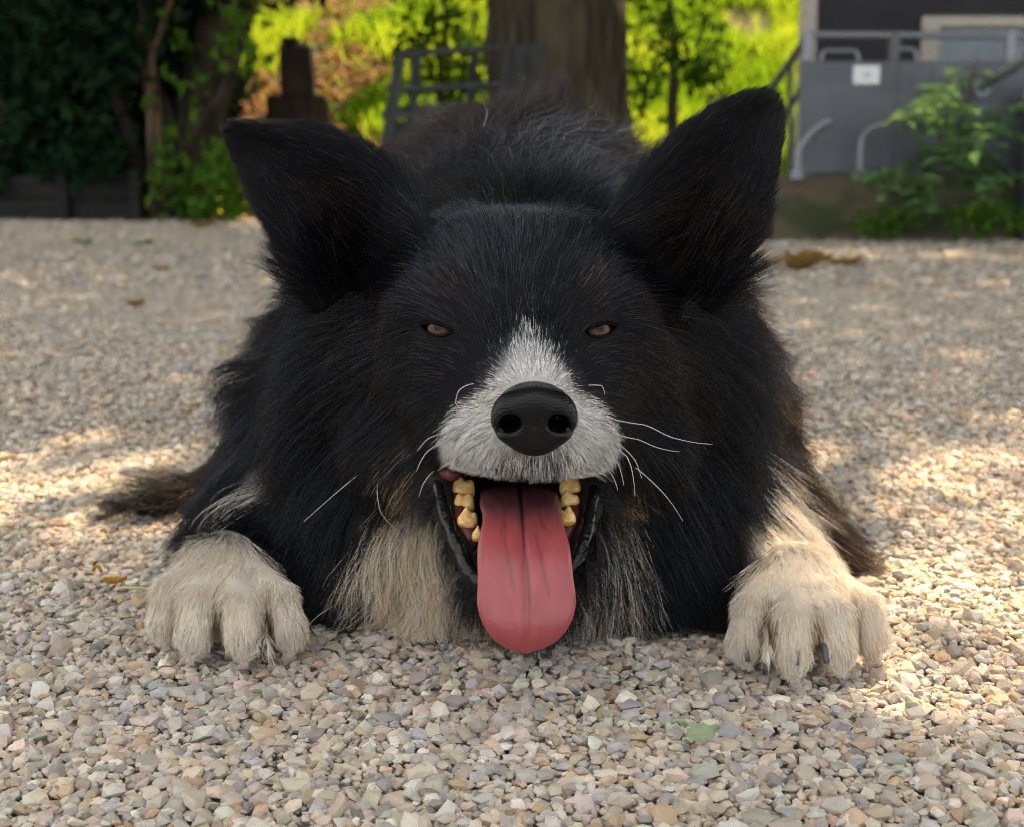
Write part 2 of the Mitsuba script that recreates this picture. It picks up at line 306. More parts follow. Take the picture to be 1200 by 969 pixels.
stem(200, 7.8, [(205, 200, 0), (196, 140, 0), (150, 60, .1), (120, -40, .1)], [.07, .05, .045, .04, .03], 'm_bark_brown', 3)
stem(178, 7.7, [(178, 70, 0), (192, 25, -.05), (206, -20, -.05)], [.02, .02, .018, .015], 'm_bark_pale', 4)
stem(196, 7.7, [(225, 160, -.1), (262, 105, -.1), (282, 60, -.1), (300, 0, -.1)], [.05, .028, .02, .015, .01], 'm_bark_brown', 5)
stem(170, 7.85, [(160, 190, 0), (140, 120, .05), (110, 30, .1)], [.06, .045, .04, .03], 'm_bark_brown', 6)
cl = np.vstack([blob_points(3000, P(150, 40, 8.3), (.55, .3, .5), 51, .13, 30), blob_points(5500, P(190, -130, 7.9), (1.3, .9, .7), 52), blob_points(900, P(150, 170, 8.2), (.4, .25, .35), 53), blob_points(1200, P(100, 150, 8.5), (.45, .2, .5), 57), blob_points(420, P(105, 40, 7.55), (.26, .12, .32), 65, .08, 20), blob_points(160, P(100, 175, 7.6), (.2, .1, .18), 66, .07, 12)])
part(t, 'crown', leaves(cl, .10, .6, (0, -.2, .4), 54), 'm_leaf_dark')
cl = np.vstack([blob_points(240, P(240, 215, 7.5), (.24, .15, .20), 55, .06, 26), blob_points(150, P(272, 215, 7.4), (.13, .12, .14), 56, .05, 14), blob_points(60, P(205, 110, 7.6), (.16, .1, .35), 58, .06, 12), blob_points(70, P(285, 40, 7.5), (.1, .1, .3), 59, .05, 10)])
labels[part(t, 'shoot_leaves', leaves(cl, .085, .6, (0, -.3, .5), 60), 'm_leaf_mid')] = {'kind': 'stuff'}

t = 'hedge_shrub'                                                  # the dark mass behind the stems
tag(t, 'dark shrub in deep shade behind the stems of the multi-stemmed tree', 'shrub')
for i in range(6):
    a = P(40 + i * 38, 230, 9.2); a[2] = 0.1
    s = spline(np.c_[[a, a + [r.normal(0, .1), 0, .8], a + [r.normal(0, .2), 0, 2.2]], [.04, .03, .015]], 14)
    part(t, 'stem', tube(s[:, :3], s[:, 3], 8, .1, i), 'm_bark_brown', True)
cl = np.vstack([blob_points(6500, P(85, 60, 9.9), (1.25, .5, 1.2), 61), blob_points(3000, P(60, -150, 9.6), (1.6, .8, .8), 63), blob_points(1500, P(215, 150, 8.9), (.28, .25, .6), 64)])
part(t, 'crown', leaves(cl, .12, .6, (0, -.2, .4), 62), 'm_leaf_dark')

t = 'timber_edging'
tag(t, 'dark timber board edging along the gravel at left', 'garden edging')
e0, e1 = P(-60, 230, 7.85), P(165, 230, 7.6)
for i, (z0, z1) in enumerate(((-.02, .115), (.119, .245))):
    mid = (e0 + e1) / 2; L = np.linalg.norm((e1 - e0)[:2]); ang = math.atan2(e1[1] - e0[1], e1[0] - e0[0])
    part(t, 'board', rbox((L, .05, z1 - z0), (mid[0], mid[1] + .006 * i, (z0 + z1) / 2), .008, trimesh.transformations.rotation_matrix(ang, [0, 0, 1])), 'm_dark_wood')
for q in (.15, .62, .985):
    pp = e0 + (e1 - e0) * q
    part(t, 'stake', rbox((.06, .05, .30), (pp[0], pp[1] - .055, .12), .006), 'm_dark_wood')

# ================================================================== POST AND GARDEN CHAIR
t = 'wooden_post'
tag(t, 'squat dark brown wooden post on a wide block, on the slope', 'post')
q = P(346, 110, 8.6)
a, bb = P(328, 58, 8.6), P(366, 112, 8.6); w = bb[0] - a[0]
part(t, 'shaft', cat([rbox((w, .19, a[2] - bb[2] + .05), ((a[0] + bb[0]) / 2, 8.65, (a[2] + bb[2]) / 2), .012), rbox((w * .55, .12, .05), (a[0] + w * .3, 8.65, a[2] + .045), .012)]), 'm_bark_brown')
a, bb = P(312, 112, 8.55), P(380, 160, 8.55)
part(t, 'block', rbox((bb[0] - a[0], .34, a[2] - bb[2] + .5), ((a[0] + bb[0]) / 2, 8.68, (a[2] + bb[2]) / 2 - .25), .02), 'm_bark_brown')

t = 'garden_chair'
tag(t, 'weathered grey-green slatted wooden garden chair behind the dog', 'chair')
def bar(p, q, w, dpt, m='m_old_wood', name='frame_bar', roll=None):
    p, q = np.array(p), np.array(q); L = np.linalg.norm(q - p); z = (q - p) / L
    y = np.array([0, 1.0, 0]) - z * z[1]; y /= np.linalg.norm(y); x = np.cross(y, z)
    M = np.eye(4); M[:3, 0], M[:3, 1], M[:3, 2] = x, y, z
    part(t, name, rbox((w, dpt, L), (p + q) / 2, .006, M), m)
D = 7.4
bar(P(450, 188, D), P(470, 60, D), .055, .05)
bar(P(478, 190, D + .45), P(489, 62, D + .45), .05, .05)
bar(P(462, 64, D), P(592, 56, D), .030, .07, name='armrest')
bar(P(455, 106, D), P(594, 98, D), .030, .04, name='rail')
bar(P(470, 108, D + .44), P(590, 101, D + .44), .028, .04, name='rail')
bar(P(447, 136, D - .002), P(590, 132, D - .002), .045, .035, name='rail')
part(t, 'side_board', rbox((P(588, 150, D)[0] - P(452, 150, D)[0], .02, .16), ((P(588, 150, D)[0] + P(452, 150, D)[0]) / 2, D + .06, P(520, 160, D)[2]), .004), 'm_old_wood')
for i in range(4):                                                   # seat slats
    bar(P(450, 128 + i * .5, D + .05 + .105 * i), P(588, 124 + i * .5, D + .05 + .105 * i), .022, .085, name='seat_slat')
for i in range(5):                                                   # slatted back
    x0, x1 = 583 + i * 10.2, 596 + i * 10.4
    bar(P(x0 - 6, 190, D - .02 + .10 * i), P(x1, 54 - i * .3, D + .02 + .10 * i), .043, .022, name='back_slat')
bar(P(545, 195, D + .42), P(556, 60, D + .45), .045, .045)

# ================================================================== SHRUB, SAPLING, STAIR RAIL
t = 'leafy_shrub'
tag(t, 'thin leafy shrub with sun shining through its leaves behind the garden chair', 'shrub')
for i, (px, py) in enumerate(((478, 20), (520, -20), (560, 10), (500, -60))):
    a = P(530, 160, 9.2); a[2] = hill_z(a[0:1], a[1:2])[0]
    s = spline(np.c_[[a, P((530 + px) / 2, 80, 9.1), P(px, py, 9.0)], [.02, .014, .006]], 20)
    part(t, 'stem', tube(s[:, :3], s[:, 3], 8), 'm_bark_brown', True)
cl = np.vstack([blob_points(420, P(520, 45, 9.1), (.33, .25, .32), 71, .055, 50), blob_points(160, P(540, 105, 9.1), (.2, .2, .15), 72, .05, 20)])
part(t, 'crown', leaves(cl, .075, .65, (0, -.3, .4), 73), 'm_leaf_sapling')

t = 'sapling_tree'
tag(t, 'slender sapling with a dark stem right of the large trunk, on the sunny slope', 'tree')
a = P(788, 165, 8.9); a[2] = hill_z(a[0:1], a[1:2])[0] - .05
s = spline(np.c_[[a, P(788, 120, 8.9), P(791, 75, 8.9), P(786, 20, 8.9), P(776, -70, 8.9)], [.036, .034, .03, .024, .012]], 30)
part(t, 'trunk', tube(s[:, :3], s[:, 3], 14, .1, 5), 'm_bark', True)
for i, (x1, y1, x2, y2) in enumerate(((770, 60, 745, 45), (805, 70, 842, 92), (770, 50, 748, 118), (800, 40, 838, 25), (778, 40, 752, 5))):
    s = spline(np.c_[[P(789, 78 - 6 * i, 8.9), P(x1, y1, 8.85), P(x2, y2, 8.8)], [.016, .011, .005]], 14)
    part(t, 'branch', tube(s[:, :3], s[:, 3], 8), 'm_bark', True)
cl = np.vstack([blob_points(200, P(760, 65, 8.85), (.22, .22, .42), 74, .05, 40), blob_points(150, P(800, 55, 8.8), (.24, .22, .22), 75, .05, 26), blob_points(90, P(830, 85, 8.8), (.12, .12, .09), 77, .04, 10), blob_points(200, P(760, -30, 8.9), (.4, .3, .25), 78, .06, 24)])
part(t, 'crown', leaves(cl, .08, .62, (0, -.3, .4), 76), 'm_leaf_sapling')

t = 'stair_railing'
tag(t, 'thin dark sloping stair railing against the grass left of the metal panels', 'railing')
for i, (x0, y0, x1, y1) in enumerate(((888, 128, 947, 42), (893, 175, 950, 88), (868, 190, 905, 118))):
    part(t, 'rail', tube(np.array([P(x0, y0, 6.9 + .1 * i), P(x1, y1, 6.5 + .1 * i)]), .016 if i else .019, 10), 'm_rail_dark', 35)
for x0, y0, y1 in ((905, 105, 235), (926, 75, 235)):
    part(t, 'baluster', tube(np.array([P(x0, y0, 6.75), P(x0, y1, 6.75)]), .011, 8), 'm_rail_dark', 35)

# ================================================================== HOUSE, WALL, PANELS
t = 'house'
tag(t, 'dark charcoal house wall with a pale framed window at the right edge', 'house')
HD = 7.2
x0, x1 = P(958, 0, HD)[0], 7.0
wa, wb = P(1080, 20, HD), P(1330, 180, HD)                            # window opening
def slab(x0, x1, z0, z1, y0, y1): return rbox((x1 - x0, y1 - y0, z1 - z0), ((x0 + x1) / 2, (y0 + y1) / 2, (z0 + z1) / 2), .002)
def wbit(x0, x1, z0, z1): part(t, 'wall', slab(x0, x1, z0, z1, HD, HD + .3), 'm_charcoal')
wbit(x0, wa[0], -.1, 2.6); wbit(wb[0], x1, -.1, 2.6); wbit(wa[0], wb[0], wa[2], 2.6); wbit(wa[0], wb[0], -.1, wb[2])
import shapely
def plan(pts, z0, z1): return trimesh.creation.extrude_polygon(shapely.Polygon(pts), z1 - z0, engine='earcut').apply_translation([0, 0, z0])
part(t, 'side_wall', plan([(x0, HD + .302), (x0 + .3, HD + .302), (x0 + 2.2, 12.5), (x0 + 1.9, 12.5)], -.1, 2.6), 'm_charcoal')
part(t, 'corner_trim', slab(x0 - .075, x0 - .002, -.1, 2.62, HD - .02, HD + .06), 'm_trim')
part(t, 'roof', plan([(x0 - .3, HD - .4), (x1, HD - .4), (x1, 12.8), (x0 + 1.6, 12.8)], 2.6, 2.75), 'm_charcoal')
fw = .085
ky = part(t, 'window', cat([slab(wa[0], wa[0] + fw, wb[2], wa[2], HD - .03, HD + .05), slab(wb[0] - fw, wb[0], wb[2], wa[2], HD - .03, HD + .05), slab(wa[0] + fw + .001, wb[0] - fw - .001, wa[2] - .048, wa[2], HD - .028, HD + .05), slab(wa[0] + fw + .001, wb[0] - fw - .001, wb[2], wb[2] + fw, HD - .028, HD + .05)]), 'm_trim')
part(ky, 'pane', grid_sheet(np.array([wa[0] + fw, wb[0] - fw]), np.array([0, 1.0]), lambda X, Y: Y).apply_transform(np.array([[1, 0, 0, 0], [0, 0, 0, HD + .02], [0, wa[2] - wb[2], 0, wb[2]], [0, 0, 0, 1.0]])), 'm_glass')
part(t, 'room', slab(x0 + .31, x1, -.05, 2.55, HD + 1.4, HD + 1.5), 'm_dark_room')

t = 'concrete_wall'
tag(t, 'low mossy concrete wall under the grey metal panels', 'wall')
WD = 5.5
wt = P(1000, 205, WD)[2]
part(t, 'face', slab(P(908, 240, WD)[0], 4.2, -.05, wt, WD, WD + .22), 'm_concrete')
part(t, 'end_pier', slab(P(896, 240, WD)[0] - .1, P(908, 240, WD)[0] - .003, -.05, wt - .02, WD + .03, WD + .25), 'm_bark_brown')
part(t, 'platform', slab(P(960, 240, WD)[0], 4.2, -.05, wt - .01, WD + .222, HD - .03), 'm_concrete')

t = 'panel_railing'
tag(t, 'grey railing of sheet metal panels on the low concrete wall', 'railing')
PD = WD + .06
for xa, xb in ((938, 1046), (1052, 1182), (1188, 1320)):
    a, bb = P(xa, 72, PD), P(xb, 204, PD)
    part(t, 'panel', rbox((bb[0] - a[0], .02, a[2] - bb[2]), ((a[0] + bb[0]) / 2, PD, (a[2] + bb[2]) / 2), .004), 'm_panel')
for xp in (947, 1049, 1185):
    a = P(xp, 38, PD + .03)
    part(t, 'post', tube(np.array([[a[0], PD + .036, wt], [a[0], PD + .036, a[2]]]), .023, 14), 'm_rail_dark' if xp == 1049 else 'm_steel', 35)
a, bb = P(944, 41, PD + .03), P(1330, 43, PD + .03)
part(t, 'top_rail', tube(np.array([[a[0], PD + .036, a[2]], [bb[0], PD + .036, bb[2]]]), .0145, 14), 'm_steel', 35)
for xa, xb, yt in ((962, 1006, 60), (1046, 1074, 58)):
    q = [P(xa, 76, PD + .03), P(xa + 1, yt + 4, PD + .03), P(xa + 6, yt, PD + .03), P(xb - 6, yt, PD + .03), P(xb - 1, yt + 4, PD + .03), P(xb, 76, PD + .03)]
    part(t, 'hoop', tube(spline(q, 30), .009, 8), 'm_steel', True)
t = 'notice_sign'
tag(t, 'small white notice plate with a teal mark fixed to the metal panel', 'sign')
a, bb = P(1001, 77, PD - .02), P(1031, 99, PD - .02)
part(t, 'plate', rbox((bb[0] - a[0], .004, a[2] - bb[2]), ((a[0] + bb[0]) / 2, PD - .0125, (a[2] + bb[2]) / 2), .001), 'm_white_sign')
mx, mz = (a[0] + bb[0]) / 2 + .004, (a[2] + bb[2]) / 2
part(t, 'mark', cat([rbox((.030, .002, .007), (mx, PD - .0156, mz + .004), .0006), rbox((.018, .002, .006), (mx - .003, PD - .0156, mz - .006), .0006)]), 'm_teal')
for i, (xa, xm, xe, ym, ye, hd, lab) in enumerate(((935, 938, 976, 168, 141, WD - .05, 'bent pale steel handrail at the left end of the metal panels'), (1008, 1006, 1040, 165, 145, WD - .05, 'faint bent grey handrail in front of the metal panels, second from the left'), (1120, 1122, 1225, 98, 56, WD - .35, 'sloping pale steel handrail at the right edge above the green plant'))):
    t = numbered('handrail')
    tag(t, lab, 'handrail')
    q = [P(xa, 204, hd), P(xa + .5, ym + 12, hd), P(xm + 4, ym, hd), P(xe, ye, hd - .05)] if i < 2 else [P(1150, 104, WD + .03), P(1158, 97, WD - .05), P(1180, 84, WD - .3), P(xe, ye, WD - .6)]
    part(t, 'tube', tube(spline(q, 34), .018 if i != 1 else .012, 12), 'm_steel', True)
    part(t, 'foot', tube(np.array([q[0] + [0, 0, -.02], q[0] + [0, 0, .012]]) if i < 2 else np.array([q[0] + [0, -.012, 0], q[0] + [0, .005, 0]]), .032, 14), 'm_steel', 35)
t = 'rain_barrel'
tag(t, 'grey barrel with a pale lid at the right edge behind the green plant', 'barrel')
bc = P(1262, 115, 5.25); rr = (P(1226, 115, 5.25) - P(1182, 115, 5.25))[0]
zt = P(1200, 104, 5.25)[2]; zl = P(1200, 117, 5.25)[2]
prof = [(0, 0), (rr * .88, 0), (rr * .97, zl * .3), (rr * .98, zl * .68), (rr * 1.01, zl * .70), (rr * 1.01, zl * .73), (rr * .96, zl * .75), (rr * .9, zl), (0, zl)]
part(t, 'drum', trimesh.creation.revolve(np.array(prof), sections=40).apply_translation([bc[0], 5.25 + rr, 0]), 'm_panel', 35)
part(t, 'lid', trimesh.creation.revolve(np.array([(0, zl + .002), (rr, zl + .002), (rr * 1.03, zl + .012), (rr * 1.0, zt), (rr * .5, zt + .025), (0, zt + .03)]), sections=40).apply_translation([bc[0], 5.25 + rr, 0]), 'm_trim', 35)

# ================================================================== GREEN PLANT AT RIGHT, EACH COMPOUND LEAF A PART
t = 'elder_sapling'
tag(t, 'young green shrub with paired leaflets growing before the low wall at right', 'shrub')
r = np.random.default_rng(91)
base = G(1128, 277)
stems = []
for i, (px, py, d) in enumerate(((1092, 78, 5.1), (1145, 62, 5.15), (1060, 118, 5.0), (1170, 120, 5.0), (1045, 200, 5.05), (1185, 200, 5.05), (1120, 100, 4.95))):
    a = base + np.array([r.normal(0, .1), r.normal(0, .05), -.01]); e = P(px, py, d)
    s = spline(np.c_[[a, (a + e) / 2 + [r.normal(0, .02), 0, .03], e], [.009, .007, .003]], 20); stems.append(s)
    part(t, 'stem', tube(s[:, :3], s[:, 3], 8), 'm_bark_pale' if i < 2 else 'm_leaf_plant', True)
for i in range(70):
    s = stems[i % 7]; q = s[int(r.uniform(.3, 1.0) ** .8 * 19), :3]
    a = r.uniform(0, 6.283); L = r.uniform(.11, .20)
    out = np.array([math.cos(a), math.sin(a) * .8, r.uniform(-.15, .45)]); out /= np.linalg.norm(out)
    rc = np.array([q + out * L * u + np.array([0, 0, -.55 * L * u * u]) for u in np.linspace(0, 1, 6)])
    side = np.cross(out, [0, 0, 1]); side /= np.linalg.norm(side)
    pc, dd = [], []
    for u in (2, 3, 4):
        for sg in (-1, 1): pc.append(rc[u]); dd.append(side * sg + out * .45 + [0, 0, -.25])
    pc.append(rc[5]); dd.append(out + [0, 0, -.3])
    dd = np.array(dd); dd /= np.linalg.norm(dd, axis=1, keepdims=True)
    part(t, 'leaf', cat([leaves(np.array(pc), .088, .44, (0, 0, 2.2), 900 + i, .2, dd), tube(rc, .0016, 4)]), 'm_leaf_plant')
cl = np.vstack([blob_points(110, P(1035, 262, 5.3), (.14, .08, .05), 93), blob_points(150, P(1150, 258, 5.2), (.18, .1, .06), 94)])
t = 'ground_ivy'
tag(t, 'low dark green weeds at the foot of the concrete wall', 'weeds', kind='stuff')
scene[t] = mikit.ply(leaves(cl, .05, .6, (0, -.2, .8), 95), 'm_leaf_sapling')

# ================================================================== FALLEN LEAVES ON THE GRAVEL
def curled_leaf(L, W, curl, seed, stalk=True):
    r = np.random.default_rng(seed); nu, nv = 15, 9
    u, v = np.meshgrid(np.linspace(0, 1, nu), np.linspace(-1, 1, nv), indexing='ij')
    w = W / 2 * np.sin(np.pi * u ** 0.8) ** 0.8 * (1 + .18 * np.sin(u * 22 + seed))
    x, y = (u - .5) * L, v * w
    z = curl * (v * v) * W * .5 + curl * .35 * L * (u - .45) ** 2 * 2 + .06 * W * (meshkit.fbm(np.stack([u * 4, v * 3, 0 * u + seed], -1), 2) - .5) * 4
    p = np.stack([x, y, z], -1).reshape(-1, 3)
    i, j = np.meshgrid(np.arange(nu - 1), np.arange(nv - 1), indexing='ij'); a = (i * nv + j).ravel()
    return trimesh.Trimesh(p, np.vstack([np.stack([a, a + nv, a + nv + 1], 1), np.stack([a, a + nv + 1, a + 1], 1)]), process=False)
def drop(px, py, L, W, curl, yaw, m, label, seed, tilt=0, group=None, dz=.006):
    t = numbered('fallen_leaf'); mesh = curled_leaf(L, W, curl, seed)
    M = trimesh.transformations.euler_matrix(tilt, 0, yaw); mesh.apply_transform(M)
    g = G(px, py); mesh.apply_translation([g[0], g[1], -mesh.bounds[0][2] + dz - .004])
    st = np.array([[-L / 2, 0, 0], [-L * .68, .1 * W, .004], [-L * .85, .3 * W, .001]]); st = (M[:3, :3] @ st.T).T + [g[0], g[1], dz + .004]
    part(t, 'blade', mesh, m, True); part(t, 'stalk', tube(spline(st, 8), .0012, 5), m, True)
    tag(t, label, 'leaf', group)
drop(940, 318, .12, .085, .8, .4, 'm_dead_leaf', 'largest curled brown dead leaf on the far gravel at right', 1, .25)
drop(988, 313, .10, .05, .6, -.2, 'm_dead_leaf', 'flatter brown dead leaf just right of the largest curled one', 2, .1)
drop(905, 312, .07, .035, .6, .1, 'm_dead_leaf', 'small brown dead leaf beside the dog\'s right-hand ear base', 3)
drop(968, 308, .06, .04, .8, .8, 'm_dead_leaf', 'small brown dead leaf behind the gap between the two larger dead leaves', 4)
drop(160, 360, .035, .022, .8, .5, 'm_dead_leaf', 'small dark brown leaf alone on the gravel at left', 5)
drop(188, 320, .05, .025, .8, -.2, 'm_dead_leaf', 'small brown leaf on the far gravel below the green leaf', 6)
drop(170, 290, .07, .05, .7, .9, 'm_leaf_mid', 'small green leaf on the far gravel at left', 7)
drop(98, 288, .06, .035, .7, .3, 'm_leaf_sapling', 'dark green leaf on the far gravel near the left edge', 8)
drop(12, 422, .024, .015, .5, .6, 'm_straw', 'yellowish leaf at the left edge of the gravel', 9)
drop(238, 268, .12, .05, .9, .2, 'm_dead_leaf', 'brown leaf below the leafy shoots at the gravel edge', 10)
drop(35, 258, .16, .06, .8, .1, 'm_dead_leaf', 'brown leaf lying before the timber edging', 11)
drop(822, 876, .019, .010, .35, .5, 'm_green_leaf', 'pale green leaf in the front gravel right of the tongue', 12, .5, dz=.009)
drop(135, 692, .016, .009, .6, .2, 'm_yellow_leaf', 'small orange leaf tip on the gravel left of the paw', 13, dz=.009)
t = 'dry_straw'
tag(t, 'curved dry straw stalk on the gravel left of the left paw', 'straw')
q = [G(135, 691, .010), G(150, 688, .013), G(168, 689, .013), G(184, 696, .009)]
scene[t] = mikit.ply(tube(spline(q, 14), .0011, 6), 'm_straw', True)
#DOG
# ================================================================== DOG: one continuous body from a distance field, fur as curves on it
dog = 'dog'
tag(dog, 'black and white long-haired dog lying on the gravel, panting with its tongue out', 'dog')


def sstep(a, b, x): t = np.clip((x - a) / (b - a), 0, 1); return t * t * (3 - 2 * t)


class Field:
    """A signed distance field: parts joined one by one with a rounded join of radius k."""
    def __init__(self, pts): self.p = pts.astype(np.float32); self.d = np.full(len(pts), 9, np.float32)
    def join(self, d, k):
        if k <= 0: self.d = np.minimum(self.d, d); return
        h = np.clip(.5 + .5 * (self.d - d) / k, 0, 1); self.d = self.d * (1 - h) + d * h - k * h * (1 - h)
    def cut(self, d, k):
        d = -d; h = np.clip(.5 - .5 * (self.d - d) / k, 0, 1); self.d = self.d * (1 - h) + d * h + k * h * (1 - h)
    def capsule(self, a, b, ra, rb):
        a, b = np.asarray(a, np.float32), np.asarray(b, np.float32); ab = b - a; q = self.p - a
        t = np.clip(q @ ab / (ab @ ab), 0, 1).astype(np.float32)
        return np.linalg.norm(q - t[:, None] * ab, axis=1) - (ra + t * (rb - ra))
    def ellipsoid(self, c, r, M=None):
        q = self.p - np.asarray(c, np.float32)
        if M is not None: q = q @ np.asarray(M, np.float32)
        r = np.asarray(r, np.float32); k0 = np.linalg.norm(q / r, axis=1); k1 = np.linalg.norm(q / (r * r), axis=1) + 1e-9
        return k0 * (k0 - 1) / k1
    def cap(self, a, b, ra, rb, k): self.join(self.capsule(a, b, ra, rb), k)
    def ell(self, c, r, k, M=None): self.join(self.ellipsoid(c, r, M), k)


def surface_net(xs, ys, zs, d):
    """The zero surface of d (len(xs), len(ys), len(zs)) as a mesh of quads split in two."""
    ins = d < 0; n = ins.shape
    cs = [ins[a:n[0] - 1 + a, b:n[1] - 1 + b, c:n[2] - 1 + c] for a in (0, 1) for b in (0, 1) for c in (0, 1)]
    tot = sum(x.astype(np.int8) for x in cs); act = (tot > 0) & (tot < 8)
    idx = np.full(act.shape, -1, np.int64); I, J, K = np.nonzero(act); idx[I, J, K] = np.arange(len(I))
    corner = {}
    for a in (0, 1):
        for b in (0, 1):
            for c in (0, 1): corner[a, b, c] = (d[I + a, J + b, K + c], np.stack([xs[I + a], ys[J + b], zs[K + c]], 1))
    acc, cnt = np.zeros((len(I), 3)), np.zeros((len(I), 1))
    keys = list(corner)
    for u in keys:
        for v in keys:
            if u < v and sum(abs(np.subtract(u, v))) == 1:
                (du, pu), (dv, pv) = corner[u], corner[v]; m = (du < 0) != (dv < 0)
                tt = np.where(m, du / np.where(m, du - dv, 1), 0)[:, None]
                acc += np.where(m[:, None], pu + (pv - pu) * tt, 0); cnt += m[:, None]
    V = acc / cnt; Fq = []
    for ax in range(3):
        s0 = [slice(1, -1)] * 3; s0[ax] = slice(0, -1); s1 = list(s0); s1[ax] = slice(1, None)
        a, b = ins[tuple(s0)], ins[tuple(s1)]; m = a != b
        ii = np.array(np.nonzero(m)); off = np.ones((3, 1), int); off[ax] = 0; ii = ii + off
        o1, o2 = [(ax + 1) % 3, (ax + 2) % 3]
        def g(e1, e2):
            q = ii.copy(); q[o1] -= e1; q[o2] -= e2; return idx[q[0], q[1], q[2]]
        q = np.stack([g(1, 1), g(0, 1), g(0, 0), g(1, 0)], 1); fl = ~a[m]
        q[fl] = q[fl][:, ::-1]; Fq.append(q)
    q = np.vstack(Fq); q = q[(q >= 0).all(1)]
    return trimesh.Trimesh(V, np.vstack([q[:, [0, 1, 2]], q[:, [0, 2, 3]]]), process=False)


def field_mesh(build, xs, ys, zs):
    X = np.stack(np.meshgrid(xs, ys, zs, indexing='ij'), -1).reshape(-1, 3); f = Field(X); build(f)
    return surface_net(xs, ys, zs, f.d.reshape(len(xs), len(ys), len(zs)))


NOSE = P(626, 489, .640)
EYES = (P(511, 385, .752), P(705, 386, .752))
ER = .0095


def ear_sheet(inner, outer, bulge, n=(110, 80)):
    """Points of an ear: rows run from the base to the tip between its inner and outer edge, hollow towards the front."""
    a, b = spline(np.array(inner), n[0]), spline(np.array(outer), n[0])
    u, v = np.linspace(0, 1, n[1])[None, :, None], np.linspace(0, 1, n[0])[:, None, None]
    p = a[:, None] * (1 - u) + b[:, None] * u
    p[..., 1:2] += bulge * np.sin(np.pi * u) * (1 - .95 * v ** .8)
    return p
EARL = ear_sheet([P(492, 262, .79), P(468, 215, .80), P(425, 180, .805), P(360, 155, .81), P(290, 151, .80)],
                 [P(372, 356, .795), P(344, 306, .79), P(318, 252, .795), P(292, 200, .80), P(278, 164, .80)], .040)
EARR = ear_sheet([P(716, 262, .79), P(752, 215, .80), P(806, 158, .805), P(856, 126, .81), P(889, 117, .81)],
                 [P(834, 356, .795), P(862, 310, .79), P(884, 252, .795), P(902, 190, .80), P(905, 130, .81)], .040)
LIPS = [[P(512, 548, .742), P(518, 592, .715), P(536, 640, .692), P(558, 680, .676), P(590, 700, .668)],
        [P(698, 552, .742), P(693, 592, .715), P(685, 632, .692), P(670, 668, .676), P(640, 698, .668)]]
PAWL = dict(c=P(262, 712, .80), toes=[(198, 728, .768), (228, 744, .744), (287, 748, .736), (336, 744, .752)])
PAWR = dict(c=P(932, 728, .775), toes=[(876, 764, .734), (928, 773, .712), (980, 765, .718), (1014, 738, .744)])


